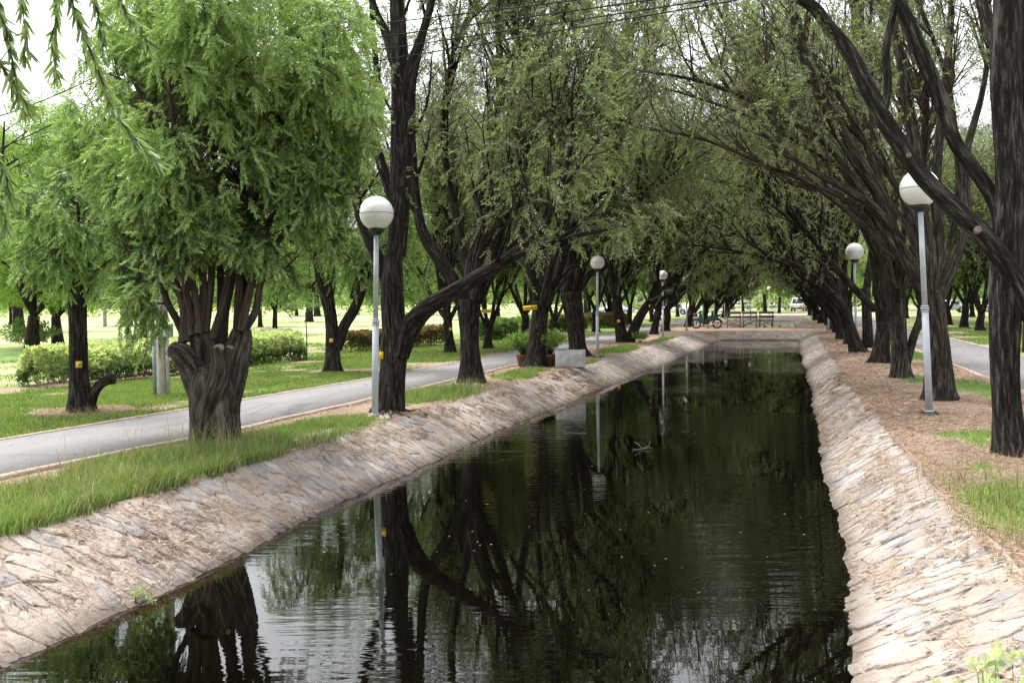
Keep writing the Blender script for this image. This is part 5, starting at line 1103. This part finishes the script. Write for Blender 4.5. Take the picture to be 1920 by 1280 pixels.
# ------------------------------------------------------------------ motorcycle
def bike():
    b = G(1325, 616); e = empty('motorcycle', tuple(b), 'teal step through motorcycle parked on the bank left of the benches', 'motorcycle'); rz = math.radians(2)
    R = np.array(Matrix.Rotation(rz, 3, 'Z')); T = lambda x, y, z: b+R@A(x, y, z); Q = lambda L: [T(*p) for p in L]
    for nm, x in (('wheel', -.60), ('wheel', .60)):
        w_ = None; m = MB(); a = np.linspace(0, 2*np.pi, 29); c = A(x, 0, .29)
        m.tube([T(x+.255*math.cos(t), 0, .29+.255*math.sin(t)) for t in a], [.037]*29, 8, False); w_ = m.build(nm, M['rubber'], e, True)
        m = MB(); m.tube([T(x+.215*math.cos(t), 0, .29+.215*math.sin(t)) for t in a], [.014]*29, 6, False)
        for k in range(8): m.tube(Q([(x, (-1)**k*.02, .29), (x+.21*math.cos(k*.785), 0, .29+.21*math.sin(k*.785))]), [.006, .006], 4)
        m.tube(Q([(x, -.06, .29), (x, .06, .29)]), [.045, .045], 10); m.build('rim', M['chrome'], w_, origin=e.location)
    m = MB()
    for s in (-1, 1): m.tube(Q([(-.60, s*.07, .29), (-.47, s*.06, .62), (-.40, s*.05, .86)]), [.02, .022, .022], 8)
    m.build('fork', M['black'], e, True)
    m = MB(); m.tube(Q([(-.40, 0, .86), (-.36, 0, .62), (-.22, 0, .45), (.08, 0, .44), (.3, 0, .5), (.6, 0, .62)]), [.05, .06, .07, .07, .05, .03], 10); m.build('frame', M['black'], e, True)
    def shell(name, pts, wdt, mat_, par=e):
        m = MB(); n = len(pts); V = [T(x, -wdt/2, z) for x, z in pts]+[T(x, wdt/2, z) for x, z in pts]; m.add(V, [[list(range(n))[::-1]], [list(range(n, 2*n))], [(i, (i+1) % n, n+(i+1) % n, n+i) for i in range(n)]])
        o = m.build(name, M[mat_], par, origin=e.location); md = o.modifiers.new('bevel', 'BEVEL'); md.width = .018; md.segments = 2; return o
    shell('front_mudguard', [(-.86, .50), (-.78, .60), (-.62, .645), (-.44, .60), (-.38, .52), (-.5, .575), (-.66, .59), (-.78, .54)], .10, 'teal')
    shell('leg_shield', [(-.42, .92), (-.33, .90), (-.24, .66), (-.14, .46), (-.2, .34), (-.32, .36), (-.42, .6)], .34, 'teal')
    shell('tail_fairing', [(-.02, .60), (.20, .67), (.5, .74), (.82, .84), (.84, .78), (.62, .62), (.3, .50), (.05, .48)], .20, 'teal')
    shell('seat', [(-.02, .66), (.08, .74), (.3, .76), (.5, .80), (.8, .90), (.82, .85), (.5, .745), (.2, .68), (.0, .615)], .24, 'rubber')
    shell('rear_mudguard', [(.42, .56), (.6, .62), (.8, .58), (.93, .42), (.89, .40), (.78, .53), (.6, .57)], .11, 'black')
    shell('engine', [(-.16, .24), (.10, .22), (.18, .34), (.10, .44), (-.12, .42), (-.24, .34)], .22, 'black')
    shell('rack', [(.62, .885), (.95, .955), (.95, .94), (.62, .87)], .2, 'chrome')
    shell('handlebar_cowl', [(-.50, .98), (-.38, 1.06), (-.28, 1.0), (-.34, .9), (-.46, .88)], .22, 'teal')
    m = MB(); m.lathe([(.001, .03), (.06, .02), (.075, -.01), (.05, -.06)], T(-.51, 0, .95), 14, np.array(Matrix.Rotation(-math.pi/2, 3, 'Y'))); m.build('headlight', M['globe'], e, True)
    m = MB(); m.box(T(.86, 0, .78), (.03, .12, .06), rz, .008); m.build('tail_light', M['lampred'], e)
    m = MB(); m.tube(Q([(-.28, -.32, 1.02), (-.38, -.12, 1.0), (-.38, .12, 1.0), (-.28, .32, 1.02)]), [.014, .014, .014, .014], 8); m.tube(Q([(-.26, -.40, 1.02), (-.29, -.29, 1.02)]), [.02, .02], 8); m.tube(Q([(-.26, .40, 1.02), (-.29, .29, 1.02)]), [.02, .02], 8); m.build('handlebar', M['black'], e, True)
    for s in (-1, 1):
        m = MB(); m.tube(Q([(-.34, s*.24, 1.02), (-.36, s*.30, 1.16)]), [.006, .006], 5); m.box(T(-.37, s*.32, 1.19), (.02, .11, .07), rz, .008); m.build('mirror', M['black'], e)
    m = MB(); m.tube(Q([(-.05, -.13, .26), (.3, -.15, .25), (.8, -.16, .36)]), [.02, .035, .04], 10); m.build('exhaust', M['chrome'], e, True)
    m = MB(); m.box(T(-.66, 0, .80), (.26, .34, .22), rz, .03); m.build('front_basket', M['litter'], e)
    m = MB(); m.tube(Q([(.02, -.1, .26), (.10, -.22, .0)]), [.012, .012], 6); m.build('kickstand', M['black'], e)
bike()

# ------------------------------------------------------------------ van and far cars
def vehicle(name, label, b, rz, L, Wd, prof, belt, mat_, group=None, glass=()):
    e = empty(name, tuple(b), label, 'van' if 'van' in name else 'car', group); R = np.array(Matrix.Rotation(rz, 3, 'Z')); T = lambda x, y, z: b+R@A(x, y, z)
    bm = bmesh.new(); n = len(prof); vs = []
    for s, wf in ((-1, 1), (1, 1)):
        vs.append([bm.verts.new((x, s*Wd/2*(1 if z < belt else .84), z)) for x, z in prof])
    bm.faces.new(vs[0][::-1]); bm.faces.new(vs[1]); [bm.faces.new((vs[0][i], vs[0][(i+1) % n], vs[1][(i+1) % n], vs[1][i])) for i in range(n)]
    bmesh.ops.recalc_face_normals(bm, faces=bm.faces); bmesh.ops.bevel(bm, geom=[x for x in bm.edges], offset=.05, segments=2, affect='EDGES'); m = MB(); m.bm(bm, R, b); m.build('body', M[mat_], e)
    for x in (-L*.31, L*.31):
        for s in (-1, 1):
            m = MB(); RR = R@np.array(Matrix.Rotation(math.pi/2, 3, 'X')); m.lathe([(.01, -.1), (.3, -.1), (.33, -.07), (.33, .07), (.3, .1), (.01, .1)], T(x, s*(Wd/2-.08), .33), 18, RR); w_ = m.build('wheel', M['rubber'], e)
            m = MB(); m.lathe([(.01, -.105), (.17, -.105), (.19, -.09), (.19, .09), (.17, .105), (.01, .105)], T(x, s*(Wd/2-.075), .33), 14, RR); m.build('hubcap', M['chrome'], w_, origin=e.location)
    for nm, (x0, x1, z0, z1) in glass:
        for s in (-1, 1):
            m = MB(); q = Wd/2*.84; o0 = Wd/2
            V = [T(x0, s*(o0+.006), z0), T(x1, s*(o0+.006), z0), T(x1-.02, s*(q+.012), z1), T(x0+.02, s*(q+.012), z1)]; V2 = [v-R@A(0, s*.04, 0) for v in V]; m.add(V+V2, [[(0, 1, 2, 3), (4, 7, 6, 5), (0, 4, 5, 1), (1, 5, 6, 2), (2, 6, 7, 3), (3, 7, 4, 0)]]); m.build(nm, M['carglass'], e)
    return e, T
b = G(1498, 583.5)
VP = [(-2.35, .30), (-2.40, .75), (-2.25, 1.02), (-1.75, 1.12), (-1.25, 1.82), (-1.0, 1.92), (2.2, 1.93), (2.38, 1.8), (2.42, .95), (2.42, .32)]
e, T = vehicle('white_van', 'white van parked facing the camera on the road beyond the avenue', b, math.radians(82), 4.8, 1.72, VP, 1.15, 'vanwhite', None, (('side_window', (-1.35, -.5, 1.2, 1.7)), ('side_window', (-.4, .9, 1.2, 1.7)), ('side_window', (1., 2.2, 1.2, 1.7))))
m = MB(); V = [T(-1.80, -.70, 1.16), T(-1.80, .70, 1.16), T(-1.30, .62, 1.78), T(-1.30, -.62, 1.78)]; V2 = [v+A(0, 0, -.04)+.03*(T(1, 0, 0)-T(0, 0, 0)) for v in V]; m.add(V+V2, [[(0, 1, 2, 3), (4, 7, 6, 5), (0, 4, 5, 1), (1, 5, 6, 2), (2, 6, 7, 3), (3, 7, 4, 0)]]); m.build('windscreen', M['carglass'], e)
for s in (-1, 1):
    m = MB(); m.box(T(-2.36, s*.62, .78), (.1, .3, .16), math.radians(82), .03); m.build('headlight', M['chrome'], e)
m = MB(); m.box(T(-2.42, 0, .45), (.1, 1.6, .2), math.radians(82), .03); m.build('bumper', M['black'], e)
m = MB(); m.box(T(-2.475, 0, .47), (.012, .36, .12), math.radians(82)); m.build('number_plate', M['whitewash'], e)
CP = [(-2.1, .28), (-2.15, .62), (-1.95, .80), (-1.1, .90), (-.55, 1.36), (.85, 1.38), (1.45, .98), (2.05, .92), (2.12, .6), (2.1, .3)]
for k, (x, y, rz, mm, lb) in enumerate(((-1.6, 181, 0, 'silver', 'grey car far beyond the benches, just left of the white van'), (-8.2, 180, .05, 'vanwhite', 'white car far beyond the benches, behind the lone trunk'), (-13.5, 120.5, 0, 'vanwhite', 'white car on the far road left of the benches'),
                                       (-20.5, 122, 3.1, 'silver', 'grey car on the far road glimpsed behind the motorcycle'), (17.0, 119.5, 0, 'silver', 'silver car far behind the right path trees'), (22.5, 121, 3.1, 'vanwhite', 'white car far behind the right path trees'))):
    vehicle('parked_car', lb, A(x, y, .01), rz, 4.2, 1.7, CP, .92, mm, 'cars on the far road', (('side_window', (-.85, .05, .95, 1.28)), ('side_window', (.15, 1.05, .95, 1.28))))
def house(x, y, w_, dp, h, label, rz=0):
    b = A(x, y, 0); e = empty('park_building', tuple(b), label, 'building', rz=0); m = MB(); m.box(b+A(0, 0, h/2), (w_, dp, h)); m.build('wall', M['wall'], e)
    m = MB(); bm = bmesh.new(); o = .6; vs = [bm.verts.new(p) for p in ((-w_/2-o, -dp/2-o, 0), (w_/2+o, -dp/2-o, 0), (w_/2+o, dp/2+o, 0), (-w_/2-o, dp/2+o, 0), (-w_/2+2, 0, 2), (w_/2-2, 0, 2))]
    for f in ((0, 1, 5, 4), (1, 2, 5), (2, 3, 4, 5), (3, 0, 4), (3, 2, 1, 0)): bm.faces.new([vs[i] for i in f])
    m.bm(bm, np.eye(3), b+A(0, 0, h)); m.build('roof', M['roof'], e)
    n = int(w_/3)
    for i in range(n):
        xx = -w_/2+1.5+i*(w_-3)/max(1, n-1); m = MB(); m.box(b+A(xx, -dp/2-.01, h*.55), (1.3, .08, 1.3)); f = m.build('window', M['whitewash'], e); m = MB(); m.box(b+A(xx, -dp/2-.06, h*.55), (1.1, .04, 1.1)); m.build('pane', M['carglass'], f, origin=e.location)
house(-3, 215, 26, 9, 4.2, 'long pale building with grey roof beyond the far road'); house(-34, 205, 20, 9, 4, 'low pale building glimpsed far behind the left row of trunks')

# ------------------------------------------------------------------ overhanging foreground branches, upper left
def overhang():
    rng = np.random.default_rng(77); b = A(-6.6, 3.2, 0); e = empty('overhanging_tree', tuple(b), 'tree just outside the left edge whose drooping leafy branches hang into the upper left corner', 'tree')
    T = np.array([A(-6.6, 3.2, -.05, .2), A(-6.5, 3.2, .6, .17), A(-6.4, 3.3, 1.8, .14), A(-6.0, 3.4, 3.0, .11), A(-5.2, 3.6, 3.9, .08), A(-4.2, 3.8, 4.3, .05), A(-3.0, 4.0, 4.35, .025)]); limb_mesh('trunk', T, e, M['bark'], 20, .08, .08, 5, .3)
    d = 4.0
    br = [[(60, -190, 5), (95, -90, 5), (130, -10, 4.5), (150, 50, 4), (175, 110, 3.6), (200, 175, 3), (225, 225, 2.5), (255, 262, 2), (292, 300, 1.2)], [(20, -150, 4), (35, -60, 3.5), (42, 20, 3), (50, 60, 2.5), (45, 100, 1.5)],
          [(80, -140, 4), (104, -50, 3.5), (108, 20, 3), (98, 75, 2.5), (106, 140, 1.2)], [(-60, -120, 5), (-20, -40, 4), (5, 40, 3.5), (20, 100, 3), (30, 150, 2), (48, 205, 1)], [(130, -120, 4), (165, -40, 3.5), (182, 20, 3), (192, 75, 1.2)],
          [(170, -140, 4), (210, -40, 3.5), (235, 20, 3), (262, 55, 2), (275, 82, 1)], [(-90, 60, 4), (-40, 110, 3), (0, 120, 2.5), (30, 170, 2), (52, 200, 1)], [(-80, 240, 4), (-40, 270, 3), (-5, 295, 2.5), (12, 330, 1.8), (18, 375, 1)], [(-80, 310, 4), (-30, 350, 3), (0, 385, 2), (14, 425, 1)]]
    P = []; Dd = []
    for k, q in enumerate(br):
        L = PX(d+.15*(k % 3), q); limb_mesh('branch', L, e, M['twig'], 6, .02, .05, k); Q = catmull(L, .022); t = unit(np.gradient(Q[:, :3], axis=0))
        a = L[0, :3]; C = np.column_stack([catmull(np.array([T[-2 if k < 7 else -3, :3], (T[-2, :3]+a)/2+A(0, 0, .25), a]), .2), ]); 
        limb_mesh('branch', np.column_stack([C, np.linspace(.02, L[0, 3], len(C))]), e, M['twig'], 6, .02, .1, k)
        for i in range(len(Q)):
            for _ in range(6): P.append(Q[i, :3]); Dd.append(unit(t[i]+rng.normal(0, .38, 3)-A(0, 0, .15)))
    lf = []
    for _ in range(4):                     # one long narrow folded leaf
        c = rng.uniform(-.1, .1); l, w_ = .085, .012
        V = np.array([A(0, 0, 0), A(w_/2, .001, l*.3), A(0, c*.02, l*.33), A(-w_/2, .001, l*.3), A(w_/2*.8, c*.04, l*.68), A(0, c*.05, l*.7), A(-w_/2*.8, c*.04, l*.68), A(0, c*.12, l)])
        lf.append((V, np.array([(0, 1, 2, 3), (3, 2, 5, 6), (2, 1, 4, 5), (6, 5, 4, 7)]), np.zeros(8)+rng.uniform(0, .3)))
    P, Dd = np.array(P), np.array(Dd); V, Fq, ag = place(lf, P, Dd, rng.uniform(.7, 1.15, len(P)), rng, .5); mesh('leaves', V, [Fq], M['leaf_fresh'], e, attrs={'age_tone': ag})
overhang()

def far_wood():
    rng = np.random.default_rng(15); n = 9000; x = rng.uniform(-190, 110, n); y = 150+rng.random(n)*30; top = 5+6*fbm(x*.06, x*0, 4, 3); P = np.column_stack([x, y, rng.random(n)**.8*top])
    V, Fq, ag = place(SP_ROUND, P, A(0, -.3, .6)+rng.normal(0, .6, P.shape), rng.uniform(2., 4.2, n), rng); o = mesh('distant_wood', V, [Fq], M['leaf_pale'], attrs={'age_tone': ag}); tag(o, 'far off pale green belt of bushes and trees closing the park', 'wood', kind='stuff')
far_wood()

# leaves and twigs floating on the water
def floaters():
    rng = np.random.default_rng(6); n = 300; y = 7+rng.random(n)**1.2*38; x = X_wl(y)+.1+(X_wr(y)-X_wl(y)-.2)*rng.random(n)**.8; P = np.column_stack([x, y, np.full(n, WZ+.003)]); az = rng.uniform(0, 6.28, n); L = rng.uniform(.006, .018, n)
    d = np.column_stack([np.cos(az), np.sin(az), 0*az])*L[:, None]; s = np.column_stack([-np.sin(az), np.cos(az), 0*az])*(L*rng.uniform(.2, .5, n))[:, None]
    V = np.stack([P-d, P-s, P+d, P+s], 1).reshape(-1, 3); o = mesh('floating_leaves', V, [np.arange(4*n).reshape(-1, 4)], M['litter'], attrs={'age_tone': np.repeat(rng.random(n), 4)}); tag(o, 'small dry leaves floating on the dark water', 'leaves', kind='stuff')
    for k, (px, py, l, az, lb) in enumerate(((1205, 843, .30, .4, 'bare forked twig sticking out of the water in mid canal'),)):
        b = G(px, py, WZ); m = MB(); a = A(math.cos(az), math.sin(az), 0)
        m.tube([b-a*l/2+A(0, 0, .005), b+A(0, .02, .012), b+a*l*.3+A(0, .05, .03), b+a*l*.5+A(0, .02, .01)], [.006, .009, .008, .004], 6); m.tube([b+A(0, .02, .012), b+A(-.08, .08, .07), b+A(-.14, .1, .10)], [.006, .005, .003], 5)
        if k == 0: m.tube([b+a*l*.2, b+a*l*.2+A(.05, .02, .12)], [.005, .003], 5)
        o = m.build('stick', M['wood'], None, True, tuple(b)); tag(o, lb, 'stick')
floaters()
